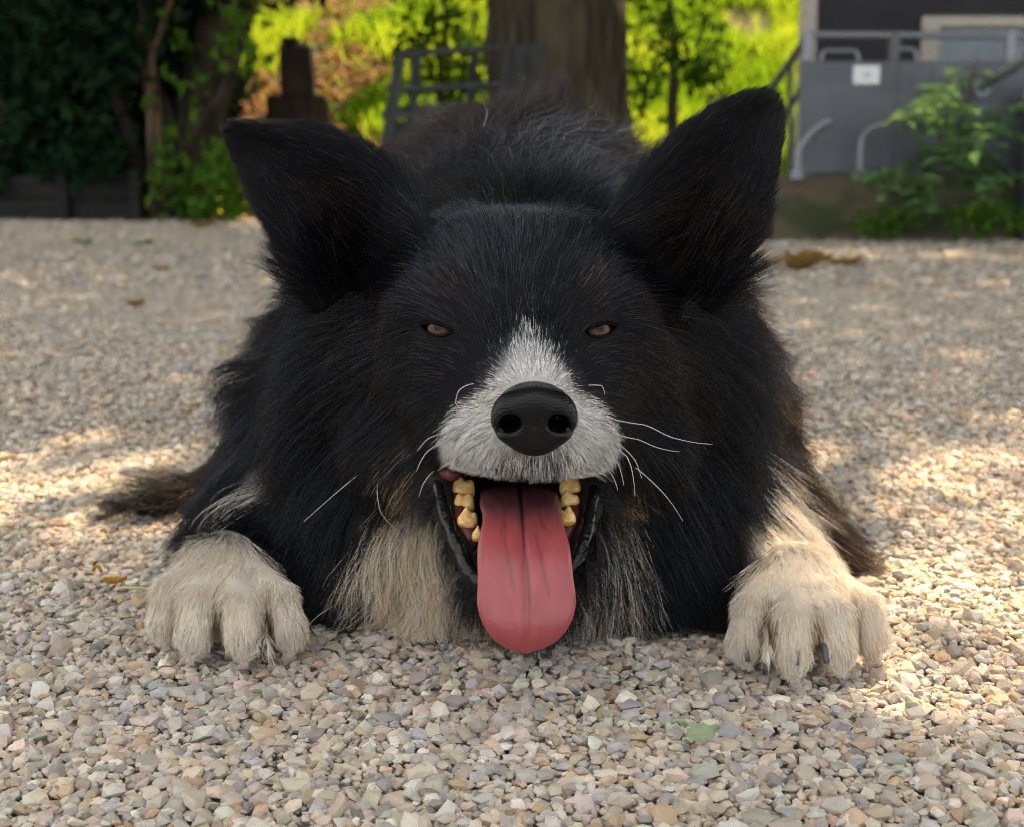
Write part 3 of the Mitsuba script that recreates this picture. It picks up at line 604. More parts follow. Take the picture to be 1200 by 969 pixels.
def body_field(f, eyes=True):
    # trunk, back, haunches
    f.cap(P(600, 370, 1.02), P(610, 335, 1.30), .118, .122, .05)
    f.cap(P(640, 240, 1.10), P(610, 225, 1.34), .058, .070, .06)
    f.ell(P(548, 232, 1.16), (.06, .09, .040), .05)
    f.ell(P(420, 470, 1.02), (.070, .11, .090), .06); f.ell(P(785, 450, 1.02), (.066, .11, .090), .06)          # shoulders
    f.ell(P(405, 520, 1.20), (.080, .12, .095), .05); f.ell(P(800, 520, 1.18), (.075, .12, .095), .05)             # thighs
    f.cap(P(845, 560, 1.05), P(915, 640, .95), .048, .034, .04)                                                   # right knee
    f.cap(P(915, 640, .95), P(955, 655, .93), .034, .016, .03)
    # neck, ruff, chest
    f.cap(P(604, 400, .89), P(604, 600, .90), .095, .11, .05)
    f.ell(P(440, 450, .865), (.045, .045, .07), .05); f.ell(P(780, 450, .865), (.045, .045, .07), .05)
    f.ell(P(600, 655, .870), (.125, .075, .085), .05)
    f.ell(P(440, 640, .875), (.05, .05, .07), .05); f.ell(P(780, 640, .875), (.05, .05, .07), .05)
    # fore legs
    f.cap(P(375, 520, .98), P(318, 620, .92), .055, .040, .05); f.cap(P(318, 620, .92), PAWL['c'], .038, .027, .03)
    f.cap(P(815, 520, .98), P(850, 640, .90), .055, .038, .05); f.cap(P(850, 640, .90), PAWR['c'] + [0, .02, 0], .036, .027, .03)
    for pw in (PAWL, PAWR):
        for i, (x, y, d) in enumerate(pw['toes']):
            e = P(x, y, d); e[2] = .0205; c = pw['c'].copy(); c[2] = .037; st = c * .50 + e * .50
            st[2] = .036; kn = c * .20 + e * .80; kn[2] = .033
            f.cap(c, st, .0215, .0135, .008); f.cap(st, kn, .0135, .0130, .004); f.join(f.capsule(kn, e, .0130, .0108), .002)
    # tail along the ground
    f.cap(P(420, 560, 1.28), P(300, 585, 1.17), .05, .034, .04); f.cap(P(300, 585, 1.17), P(175, 592, 1.08), .026, .014, .03)
    # skull, cheeks, muzzle
    f.cap(P(566, 352, .82), P(644, 352, .82), .049, .049, .02); f.ell(P(604, 385, .81), (.064, .075, .055), .03)
    f.cap(P(572, 330, .772), P(637, 330, .772), .032, .032, .03)
    f.cap(P(496, 362, .763), P(556, 348, .742), .013, .015, .02); f.cap(P(720, 362, .763), P(657, 348, .742), .013, .015, .02)
    f.cap(P(488, 414, .772), P(545, 416, .740), .010, .013, .02); f.cap(P(728, 414, .772), P(671, 416, .740), .010, .013, .02)   # brows
    f.cap(P(492, 430, .82), P(552, 455, .745), .037, .026, .03); f.cap(P(728, 430, .82), P(672, 455, .745), .037, .026, .03)   # cheeks
    f.cap(P(610, 400, .742), P(624, 466, .668), .028, .0180, .02)
    f.ell(P(587, 514, .684), (.0185, .032, .0160), .014); f.ell(P(652, 514, .684), (.0185, .032, .0160), .014)     # upper lips
    f.ell(P(622, 510, .668), (.021, .020, .0165), .012)
    f.cap(P(545, 515, .735), P(572, 508, .70), .020, .019, .02); f.cap(P(690, 515, .735), P(672, 508, .70), .020, .019, .02)
    # mouth: cut the gap, then the lower jaw
    f.cut(f.ellipsoid(P(607, 585, .700), (.044, .075, .0185), None), .008)
    f.cap(P(607, 640, .80), P(611, 664, .690), .032, .013, .0)
    for L in LIPS:
        for a, b in zip(L[:-1], L[1:]): f.cap(a, b, .0055, .0054, .006)
    f.cap(P(470, 520, .79), LIPS[0][0], .026, .010, .02); f.cap(P(742, 520, .79), LIPS[1][0], .026, .010, .02)
    # ears
    for S in (EARL, EARR):
        q = S.reshape(-1, 3); tree = cKDTree(q); lo, hi = q.min(0) - .03, q.max(0) + .03
        m = ((f.p > lo) & (f.p < hi)).all(1); d = np.full(len(f.p), 9, np.float32)
        v = np.repeat(np.linspace(0, 1, S.shape[0]), S.shape[1]); dd, ii = tree.query(f.p[m]); d[m] = dd - (.0060 - .0008 * v[ii])
        f.join(d, .012)
    # eye sockets
    if eyes:
        for e, sg in zip(SLIT, (-1, 1)):
            q = f.p - e.astype(np.float32); zz = q[:, 2] - .02 * sg * q[:, 0] - .06 * (q[:, 1] + .009)
            hh = np.where(zz > 0, .0027, .0038) * np.clip(1 - (q[:, 0] / .0098) ** 2, .0, 1)
            f.cut(np.maximum(np.abs(zz) - hh, np.maximum(q[:, 1] - .004, np.abs(q[:, 0]) - .0099)), .0008)
    # flat where it lies on the ground
    f.d = np.maximum(f.d, .003 - f.p[:, 2])


def seat(x, y, back):
    """The centre of an eyeball set into the face at this pixel."""
    ds = np.arange(.68, .80, .0005); f = Field(np.array([P(x, y, d) for d in ds])); body_field(f, False)
    q = P(x, y, ds[np.nonzero(f.d < 0)[0][0]]); h = .004
    f = Field(np.array([q + h * sg * np.eye(3)[k] for k in range(3) for sg in (1, -1)])); body_field(f, False); n = f.d[0::2] - f.d[1::2]
    n = n / np.linalg.norm(n) * .45 + np.array([0, -.55, .06]); return q - n / np.linalg.norm(n) * back
EYES = ()
EYE_AT = (P(511, 385, .74), P(705, 386, .74)); EYES = (seat(511, 385, .0112), seat(705, 386, .0112))
SLIT = [np.array([EYE_AT[i][0] + (EYES[i][1] - .74) * (511 - 600, 705 - 600)[i] / F, EYES[i][1], EYE_AT[i][2] - (EYES[i][1] - .748) * .11]) for i in (0, 1)]; SLIT = [SLIT[0] + [.0008, 0, 0], SLIT[1] - [.0008, 0, 0]]


def axis(*seg): return np.unique(np.concatenate([np.arange(a, b, s) for a, b, s in seg]).round(6))
bodym = field_mesh(body_field, axis((-.40, -.18, .007), (-.18, SLIT[0][0] - .016, .0035), (SLIT[0][0] - .016, SLIT[0][0] + .016, .0013), (SLIT[0][0] + .016, SLIT[1][0] - .016, .0035), (SLIT[1][0] - .016, SLIT[1][0] + .016, .0013), (SLIT[1][0] + .016, .18, .0035), (.18, .32, .005)),
                    axis((.58, SLIT[0][1] - .016, .0035), (SLIT[0][1] - .016, SLIT[0][1] + .004, .002), (SLIT[0][1] + .004, .93, .0035), (.93, 1.56, .010)), axis((-.004, SLIT[0][2] - .010, .0036), (SLIT[0][2] - .010, SLIT[0][2] + .010, .0012), (SLIT[0][2] + .010, .35, .0036), (.35, .40, .008)))
bodym = max(bodym.split(only_watertight=False), key=lambda m: len(m.faces))
ov = np.array(bodym.vertices); trimesh.smoothing.filter_taubin(bodym, .5, .5, 4); sv = np.array(bodym.vertices)
for e in SLIT:                                                       # the lids keep their shape
    wgt = sstep(.013, .022, np.linalg.norm(ov - e, axis=1))[:, None]; sv = sv * wgt + ov * (1 - wgt)
bodym.vertices = sv
bv = np.array(bodym.vertices); bf = np.array(bodym.faces)

# ---- the coat: what colour grows where, plus painted sunlit brown and sheen
def seg_dist(p, a, b):
    ab = b - a; t = np.clip((p - a) @ ab / (ab @ ab), 0, 1); return np.linalg.norm(p - a - t[:, None] * ab, axis=1), t
#            black  brown  grey   white  cream  tan
KINDS = ['black', 'brown', 'grey', 'white', 'cream', 'tan', 'slate']  # slate holds greying and painted sheen; brown also holds painted sunlight
COL = np.array([[.003, .0031, .004], [.010, .0065, .0045], [.09, .093, .105], [.66, .63, .58], [.58, .46, .29], [.30, .185, .085], [.022, .023, .030]])


def coat(p):
    w = np.zeros((len(p), 7)); w[:, 0] = .90; w[:, 1] = .05; w[:, 6] = .05
    def paint(a, mix):
        a = np.clip(a, 0, 1)[:, None]; w[:] = w * (1 - a) + a * np.array(list(mix) + [0] * (7 - len(mix)), float)
    def blob(c, r, soft=.6): return 1 - sstep(r * soft, r * (2 - soft), np.linalg.norm(p - c, axis=1))
    rear = sstep(.93, 1.05, p[:, 1]); paint(rear * .75, [.30, .55, .02, 0, 0, 0, .13])  # browner rear: sun on the back painted into the fur colour
    paint(sstep(.03, .10, p[:, 0]) * sstep(.90, .98, p[:, 1]) * .8, [.15, .66, .04, 0, 0, .15])  # right flank: sunlit brown painted into the fur
    paint(sstep(.085, .12, p[:, 0]) * sstep(.86, .92, p[:, 1]) * (1 - sstep(.30, .33, p[:, 2])) * .7, [.2, .66, .04, 0, 0, .10])  # the painted sunlit brown carried further along the flank
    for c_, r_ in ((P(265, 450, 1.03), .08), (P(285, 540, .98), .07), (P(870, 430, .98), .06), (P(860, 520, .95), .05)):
        paint(blob(c_, r_, .2) * sstep(.35, .6, meshkit.noise(p * 55, 17)) * .75, [.2, .15, .04, 0, 0, .01, .60])  # bluish sheen of the flanks painted in as slate fur
    # crown and nape greying; forehead, brow and cheek sheen painted in as slate
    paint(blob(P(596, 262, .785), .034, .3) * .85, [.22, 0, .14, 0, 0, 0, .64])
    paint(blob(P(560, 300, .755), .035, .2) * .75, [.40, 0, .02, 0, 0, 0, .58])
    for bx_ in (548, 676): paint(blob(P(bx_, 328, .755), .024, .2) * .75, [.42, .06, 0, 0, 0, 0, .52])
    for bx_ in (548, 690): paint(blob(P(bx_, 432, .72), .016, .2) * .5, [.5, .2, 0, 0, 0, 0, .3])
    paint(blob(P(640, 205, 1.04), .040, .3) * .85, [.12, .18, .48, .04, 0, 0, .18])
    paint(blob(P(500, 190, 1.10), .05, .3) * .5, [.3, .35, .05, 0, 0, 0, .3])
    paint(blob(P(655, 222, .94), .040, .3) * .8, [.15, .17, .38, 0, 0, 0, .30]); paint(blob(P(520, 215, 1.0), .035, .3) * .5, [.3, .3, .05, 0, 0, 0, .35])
    # blaze and muzzle
    flat = np.array([1, .30, 1])
    d, t = seg_dist(p * flat, P(615, 378, .722) * flat, P(622, 445, .675) * flat); paint((1 - sstep(.004 + .018 * t, .013 + .020 * t, d)) * .5, [.45, 0, .20, .02, 0, 0, .33])
    paint((1 - sstep(.001 + .011 * t, .006 + .016 * t, d)) * (.62 + .36 * t), [.07, 0, .24, .62, 0, 0, .07])
    for x0, x1 in ((588, 556), (658, 690)):
        d, t = seg_dist(p, P(x0, 500, .665), P(x1, 530, .690)); paint(1 - sstep(.015, .030, d), [.09, 0, .27, .46, .10, 0, .08])
    paint(blob(P(622, 525, .648), .016, .5), [.30, .1, .2, .30, .10, 0])
    # brows, jaw fringe
    for c in (P(540, 342, .735), P(690, 340, .735)): paint(blob(c, .010, .2) * .5, [.35, .60, 0, 0, 0, .05])
    for c, r in ((P(492, 580, .75), .024), (P(715, 590, .75), .02)): paint(blob(c, r, .3) * .75, [.35, .15, 0, 0, .15, .35])
    # chest and throat
    d, t = seg_dist(p, P(505, 660, .80), P(560, 770, .775)); paint((1 - sstep(.026, .056, d)), [.05, .03, .04, .20, .56, .12])
    d, t = seg_dist(p, P(600, 690, .80), P(640, 775, .775)); paint((1 - sstep(.03, .05, d)), [.10, .03, .07, .16, .50, .14])
    d, t = seg_dist(p, P(690, 640, .80), P(705, 730, .785)); paint((1 - sstep(.020, .038, d)) * .75, [.35, .05, .16, .10, .34, 0])
    # legs and paws
    for pw, up in ((PAWL, P(300, 655, .84)), (PAWR, P(885, 615, .895))):
        c = pw['c']; d, t = seg_dist(p, c, up); a = 1 - sstep(.042, .060, d)
        tip = 1 - sstep(.055, .075, np.linalg.norm((p - (c + [0, -.035, -.01])) * [1, 1, 1], axis=1))
        paint(np.maximum(a * (pw is PAWR) * sstep(.835, .86, p[:, 0] + .70), tip) if pw is PAWR else tip * sstep(-.095, -.125, p[:, 0]) if False else np.maximum(tip, a * (pw is PAWR)), [.0, 0, .02, .44, .50, .04])
    for pw in (PAWL, PAWR):
        for (x, y, d), (x2, y2, d2) in zip(pw['toes'][:-1], pw['toes'][1:]):
            c = (P(x, y, d) + P(x2, y2, d2)) / 2; c[2] = .028; q = np.abs(p - c - [0, .006, 0]) / [.0060, .026, .018]
            paint((1 - sstep(.5, 1.2, np.linalg.norm(q, axis=1))) * .85, [.04, .30, .05, 0, .16, .45])
    paint(blob(P(328, 596, .885), .024, .5) * .9, [.15, 0, .1, .55, .20, 0])
    paint(blob(P(860, 560, .93), .04, .3) * .4, [.3, .3, .05, 0, 0, 0, .35])
    paint(blob(P(318, 560, .95), .06, .2) * .35, [.5, 0, 0, 0, 0, 0, .5])  # left shoulder sheen, painted as slate
    # ears, haunch, tail
    paint(blob(P(805, 285, .82), .028, .2) * .45, [.3, .7, 0, 0, 0, 0]); paint(blob(P(400, 250, .83), .03, .2) * .4, [.5, .5, 0, 0, 0, .0])
    paint(blob(P(950, 600, .97), .07, .5) * .9, [.16, .70, 0, 0, 0, .14])
    paint(blob(P(165, 592, 1.08), .055, .4) * .8, [.90, .10, 0, 0, 0, 0])
    return w / w.sum(1, keepdims=True)


jawline = np.vstack([spline(np.array(L), 24) for L in LIPS])
def in_mouth(p):
    """Bare skin: the lips and what lies between the jaws."""
    m = (cKDTree(jawline).query(p)[0] < .0065)
    box = ((p - P(607, 600, .712)) / [.040, .060, .034]); return m | ((box ** 2).sum(1) < 1)


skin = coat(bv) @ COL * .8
gums = in_mouth(bv); skin[gums] = [.016, .012, .013]
for e in EYES: skin[np.linalg.norm(bv - e, axis=1) < ER * 1.5] = [.008, .007, .007]
mat('m_skin', principled(VC, .8, specular=.08))
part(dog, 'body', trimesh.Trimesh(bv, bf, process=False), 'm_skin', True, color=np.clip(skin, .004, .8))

# ---- fur: guides give the direction (right, down, back), the length in mm and how far it stands off
Gd = []
def guide(x, y, d, v, L, lift=.22, wave=0.0, mirror=False, cx=607):
    for m in ((1, -1) if mirror else (1,)):
        Gd.append((*P(cx + (x - cx) * m, y, d), v[0] * m, v[2], -v[1], L, lift, wave))
guide(626, 440, .662, (0, -.35, 1), 8, .15); guide(620, 412, .69, (0, -.7, .8), 11, .18); guide(614, 380, .725, (0, -1, .5), 13, .2)
guide(560, 470, .68, (-.9, -.1, .8), 8, .18, 0, True, 624); guide(575, 500, .665, (-.9, .45, .4), 9, .18, 0, True, 624); guide(550, 530, .68, (-.75, .8, .35), 11, .2, 0, True, 624)
guide(600, 540, .655, (-.2, 1, .05), 8, .18, 0, True, 624); guide(624, 540, .652, (0, 1, .05), 9, .2)
guide(570, 400, .73, (-.8, -.4, .6), 13, .2, 0, True); guide(560, 345, .745, (-.6, -.7, .5), 14, .2, 0, True)
guide(607, 330, .745, (0, -1, .5), 15, .2); guide(607, 280, .77, (0, -.8, .7), 13, .16); guide(550, 290, .77, (-.5, -.7, .6), 14, .18, 0, True); guide(607, 245, .82, (0, -.1, 1), 20, .22)
guide(520, 250, .83, (-.4, -.2, 1), 26, .3, 0, True); guide(500, 330, .79, (-.9, -.2, .6), 18, .25, 0, True)
guide(505, 420, .75, (-.8, .6, .6), 15, .22, 0, True); guide(460, 400, .80, (-1, .35, .5), 30, .3, 0, True); guide(480, 480, .78, (-.8, .8, .5), 28, .28, 0, True); guide(500, 540, .755, (-.5, 1, .2), 26, .28, 0, True)
guide(480, 590, .77, (-.5, 1, .1), 34, .3, 0, True)
guide(400, 400, .84, (-1, .55, .3), 48, .38, .2, True); guide(380, 480, .85, (-.7, .9, .2), 58, .36, .2, True); guide(370, 560, .86, (-.4, 1, .1), 62, .34, .25, True); guide(400, 660, .83, (-.15, 1, -.1), 60, .3, .25, True); guide(380, 740, .83, (-.2, 1, -.1), 40, .3, .2, True)
guide(500, 660, .79, (-.18, 1, -.1), 50, .34, .7); guide(470, 720, .78, (-.25, 1, -.15), 44, .36, .9); guide(560, 720, .78, (.1, 1, -.15), 40, .3, .8); guide(640, 720, .78, (.1, 1, -.15), 40, .3, .6); guide(720, 690, .785, (.25, 1, -.1), 48, .34, .6); guide(610, 650, .80, (0, 1, -.1), 45, .25, .2)
guide(600, 770, .78, (0, .6, -.5), 26, .25, .3)
# ears: the hair lies along them and fringes the inner edge and the base
for S, sg in ((EARL, -1), (EARR, 1)):
    for vi, ui, L, lift in ((15, 10, 26, .45), (15, 40, 20, .35), (15, 70, 30, .45), (45, 8, 18, .4), (45, 40, 14, .3), (45, 74, 15, .4), (80, 10, 13, .35), (80, 40, 11, .25), (80, 72, 12, .35), (104, 40, 9, .3)):
        a = S[vi, ui]; v = S[min(vi + 6, 109), ui] - S[vi, ui]; v = v / np.linalg.norm(v)
        out = S[vi, 79] - S[vi, 0]; out = out / np.linalg.norm(out)
        v = v + out * ((.22 if ui > 60 else -.05 if ui < 15 else .08) if vi < 60 else .05)
        Gd.append((*a, *v, L, lift * .55, .05))
# trunk
guide(520, 190, 1.15, (-.5, -.35, .8), 58, .5, .9); guide(600, 140, 1.2, (-.2, -.5, .9), 62, .5, .9); guide(680, 150, 1.2, (.4, -.3, .9), 58, .5, .9); guide(740, 190, 1.12, (.6, .1, .7), 54, .45, .8); guide(640, 210, 1.03, (.7, -.1, .5), 60, .4, .6)
guide(640, 225, .94, (1, -.35, .6), 52, .55, 1.1); guide(700, 235, .93, (1, .1, .3), 50, .5, 1.0); guide(570, 225, .95, (-.3, -.5, .8), 48, .55, 1.0); guide(700, 246, .88, (.95, -.25, .3), 46, .45, .6); guide(650, 240, .88, (.2, -.4, .9), 40, .45, .7); guide(550, 240, .88, (-.2, -.4, .9), 40, .45, .7); guide(505, 246, .88, (-.95, -.25, .3), 46, .45, .6); guide(510, 235, .94, (-.8, -.1, .7), 46, .5, .9); guide(560, 230, 1.04, (-.5, -.1, .7), 50, .4, .6)
guide(330, 380, 1.0, (-.8, .7, .4), 50, .45, 1.1); guide(270, 480, 1.05, (-.7, .9, .3), 54, .45, 1.2); guide(280, 560, 1.0, (-.35, 1, .1), 52, .4, 1.1); guide(300, 600, .92, (-.2, 1, -.1), 46, .35, .6); guide(320, 560, .93, (.35, 1, -.1), 46, .34, .4)
guide(880, 380, 1.0, (.8, .6, .4), 48, .45, 1.1); guide(905, 480, 1.05, (.6, 1, .3), 48, .42, 1.2); guide(870, 540, .96, (.2, 1, .0), 46, .4, 1.1); guide(930, 570, 1.0, (.9, .45, 0), 52, .4, .2); guide(970, 640, .94, (1, .30, 0), 56, .45, .3); guide(930, 640, .93, (.8, .7, -.1), 40, .35, .2)
guide(200, 592, 1.10, (-1, -.05, -.2), 50, .6, .3); guide(290, 585, 1.16, (-1, .1, -.2), 52, .55, .3); guide(165, 592, 1.08, (-1, -.1, -.2), 44, .32, .2)
guide(250, 520, 1.2, (-.6, .9, .1), 55, .4, .5); guide(930, 500, 1.2, (.6, .9, .1), 50, .4, .5); guide(600, 150, 1.45, (0, .5, 1), 55, .4, .6)
# paws
guide(290, 670, .85, (-.35, .8, -.5), 20, .25, .1); guide(262, 700, .79, (-.1, .7, -.7), 15, .36, .35); guide(225, 725, .75, (-.15, .9, -.5), 9, .26); guide(284, 730, .745, (0, .9, -.5), 9, .26); guide(330, 730, .76, (.15, .9, -.4), 9, .26)
guide(890, 640, .89, (.35, .8, -.5), 22, .25, .1); guide(925, 700, .80, (.15, .6, -.7), 15, .36, .35); guide(882, 740, .75, (-.1, .8, -.5), 9, .26); guide(930, 745, .73, (0, .8, -.5), 9, .26); guide(978, 740, .735, (.1, .9, -.4), 9, .26); guide(1005, 700, .79, (.7, .5, -.2), 22, .3)
Gd = np.array(Gd); Gd[:, 3:6] /= np.linalg.norm(Gd[:, 3:6], axis=1, keepdims=True); gtree = cKDTree(Gd[:, :3])
def flow(p):
    d, i = gtree.query(p, 5); w = 1 / (d + .006) ** 3; w /= w.sum(1, keepdims=True)
    g = (Gd[i] * w[..., None]).sum(1); v = g[:, 3:6]; return v / (np.linalg.norm(v, axis=1, keepdims=True) + 1e-6), g[:, 6] / 1000, g[:, 7], g[:, 8]


fn = np.cross(bv[bf[:, 1]] - bv[bf[:, 0]], bv[bf[:, 2]] - bv[bf[:, 0]]); fa = np.linalg.norm(fn, axis=1) / 2; fc = bv[bf].mean(1)
vn = np.zeros_like(bv)
for k in range(3): np.add.at(vn, bf[:, k], fn)
vn /= np.linalg.norm(vn, axis=1, keepdims=True) + 1e-12


def roots(n, dens, seed):
    r = np.random.default_rng(seed); w = fa * dens; w = w / w.sum(); i = r.choice(len(bf), n, p=w)
    a, b = r.uniform(0, 1, n), r.uniform(0, 1, n); s = a + b > 1; a[s], b[s] = 1 - a[s], 1 - b[s]
    wt = np.stack([1 - a - b, a, b], 1)[..., None]
    q = (bv[bf[i]] * wt).sum(1); m = (vn[bf[i]] * wt).sum(1); return q, m / (np.linalg.norm(m, axis=1, keepdims=True) + 1e-9)


NST = 290000
_, Lc, _, _ = flow(fc)
face = np.clip(.75 - (fn / (2 * fa[:, None] + 1e-12))[:, 1] * .5, .15, 1.15)                   # fewer on what faces away
dens = face * np.clip(.022 / (Lc + .004), .40, 2.2) * np.where(fc[:, 1] < .93, 1.0, .55) * np.where((fc[:, 2] < .07) & (fc[:, 1] < .86), 1.8, 1.0) * (fc[:, 2] > .006) * ~in_mouth(fc)
for e in SLIT:
    dd = np.linalg.norm((fc - e) * [1, .3, 2.2], axis=1); dens *= sstep(.0090, .0105, dd)
for pw in (PAWL, PAWR):                                              # bare between the toes
    for (x, y, d), (x2, y2, d2) in zip(pw['toes'][:-1], pw['toes'][1:]):
        c = (P(x, y, d) + P(x2, y2, d2)) / 2; c[2] = .020; q = np.abs(fc - c - [0, .006, 0]) / [.0055, .024, .018]
        dens *= .08 + .92 * sstep(.75, 1.15, np.linalg.norm(q, axis=1))
dens *= sstep(.0165, .0195, np.linalg.norm((fc - NOSE) * [.90, .8, 1.38], axis=1))
root, nor = roots(NST, dens, 101)
r = np.random.default_rng(102)
fl, Lr, lift, wave = flow(root)
ft = fl - nor * (fl * nor).sum(1, keepdims=True) * .85; ft /= np.linalg.norm(ft, axis=1, keepdims=True) + 1e-9
lown = np.stack([meshkit.noise(root * 42, s) - .5 for s in (1, 2, 3)], -1)
calm = np.clip(Lr / .035, .3, 1)[:, None]; ft = ft + lown * (.55 + .8 * wave[:, None]) * calm + r.normal(0, .12, (NST, 3)) * calm; ft /= np.linalg.norm(ft, axis=1, keepdims=True)
Lr = Lr * r.uniform(.6, 1.2, NST) * (.75 + .5 * meshkit.noise(root * 60, 9))
NP = 6; step = Lr / (NP - 1)
pts = np.zeros((NST, NP, 3)); pts[:, 0] = root - nor * .0008
d0 = ft + nor * (lift * r.uniform(.6, 1.5, NST))[:, None]; d0 /= np.linalg.norm(d0, axis=1, keepdims=True)
ph = 6.283 * meshkit.noise(root * 25, 12); sidev = np.cross(d0, nor)
for i in range(1, NP):
    s = i / (NP - 1); wv = (wave * np.where(wave > .55, 1.7, 1.25))[:, None] * (np.cos(ph + s * 5.5)[:, None] * sidev + np.sin(ph + s * 5.5)[:, None] * nor * .5)
    dr_ = d0 * (1 - .25 * s) + ft * .25 * s + np.array([0, 0, -1]) * (s * np.clip(Lr / .06, 0, 1) * .5)[:, None] + wv * s + r.normal(0, .05, (NST, 3))
    dr_ /= np.linalg.norm(dr_, axis=1, keepdims=True); pts[:, i] = pts[:, i - 1] + dr_ * step[:, None]
# clumps: tips drift to the tip of the nearest leading strand
lead = r.choice(NST, NST // 14, replace=False); _, near = cKDTree(root[lead]).query(root); ld = lead[near]
cl = np.where(wave > .55, .80, np.where(Lr > .03, .52, .25)) * r.uniform(.3, 1.1, NST)
for i in range(1, NP):
    s = (i / (NP - 1)) ** 1.4; pts[:, i] += (pts[ld, i] + (root - root[ld]) * .25 - pts[:, i]) * (cl * s)[:, None]
pts[..., 2] = np.maximum(pts[..., 2], .004); root_all = root
# keep the hair out of the eyes and off the nose
clear = np.ones(NST, bool)
for e in SLIT:
    q = (pts - e) / np.array([.0098, 1, .0036]); inside = (q[..., 0] ** 2 + (q[..., 2] + .1) ** 2 < 1) & (np.abs(pts[..., 1] - e[1]) < .03)
    clear &= ~inside.any(1)
q = (pts[:, 2:] - NOSE - [0, -.012, -.001]) / np.array([.0205, .022, .0160]); clear &= ~((q ** 2).sum(-1) < 1).any(1)
pts, rad0, root, Lr, ld = pts[clear], None, root[clear], Lr[clear], ld
lockroot = root_all[ld][clear]; NST = len(root)
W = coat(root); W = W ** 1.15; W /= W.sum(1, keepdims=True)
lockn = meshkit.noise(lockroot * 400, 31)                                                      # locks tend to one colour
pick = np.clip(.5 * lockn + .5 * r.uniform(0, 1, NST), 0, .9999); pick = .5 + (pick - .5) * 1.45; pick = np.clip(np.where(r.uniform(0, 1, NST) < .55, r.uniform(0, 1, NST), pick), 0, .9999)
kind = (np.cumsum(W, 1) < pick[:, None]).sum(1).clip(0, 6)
thick_ = np.where(Lr < .02, .000085, np.where(Lr < .035, .000095, .00011)) * r.uniform(.75, 1.3, NST) * np.where(root[:, 1] > .95, 1.3, 1)
rad = thick_[:, None] * np.array([.9, 1.0, 1.0, .9, .65, .22])
os.makedirs(meshkit.FOLDER, exist_ok=True)


def fur(name, sel, m):
    path = f'{meshkit.FOLDER}/{name}_{len(scene)}.txt'
    a = np.concatenate([pts[sel], rad[sel][..., None]], -1)
    ext = a
    short = Lr[sel] < .02
    with open(path, 'w') as fo:
        for some in (ext[short][:, [0, 1, 3, 5]], ext[~short]):
            for s in range(0, len(some), 5000):
                fo.write('\n\n'.join('\n'.join('%.5f %.5f %.5f %.6f' % tuple(q) for q in c) for c in some[s:s + 5000].tolist()) + '\n\n')
    key = numbered(f'{dog}__{name}'); scene[key] = {'type': 'linearcurve', 'filename': path, 'bsdf': {'type': 'ref', 'id': m}}
    labels[key] = {'kind': 'stuff'}


FC = {'black': (.0032, .0034, .0047), 'brown': (.048, .031, .021), 'grey': (.105, .11, .125), 'white': (.72, .69, .64), 'cream': (.63, .51, .34), 'tan': (.34, .20, .09), 'slate': (.040, .043, .056)}
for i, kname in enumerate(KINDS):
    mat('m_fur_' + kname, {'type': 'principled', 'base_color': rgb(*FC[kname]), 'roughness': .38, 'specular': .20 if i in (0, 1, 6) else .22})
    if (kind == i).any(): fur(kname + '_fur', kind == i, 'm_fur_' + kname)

# ---- eyes and lids
def patch(c, rad, azs, lo, hi, n=9, axis_=None):
    """Part of a sphere in front of c between elevations lo(az) and hi(az), in degrees; azimuth 0 faces the viewer."""
    A = np.radians(azs)[:, None]; L, H = np.radians([lo(a) for a in azs])[:, None], np.radians([hi(a) for a in azs])[:, None]
    Ee = L + (H - L) * np.linspace(0, 1, n)[None]
    v = np.stack([np.sin(A) * np.cos(Ee), -np.cos(A) * np.cos(Ee), np.sin(Ee)], -1)
    p = (c + rad * v).reshape(-1, 3); i, j = np.meshgrid(np.arange(len(azs) - 1), np.arange(n - 1), indexing='ij'); a = (i * n + j).ravel()
    return trimesh.Trimesh(p, np.vstack([np.stack([a, a + n, a + n + 1], 1), np.stack([a, a + n + 1, a + 1], 1)]), process=False)


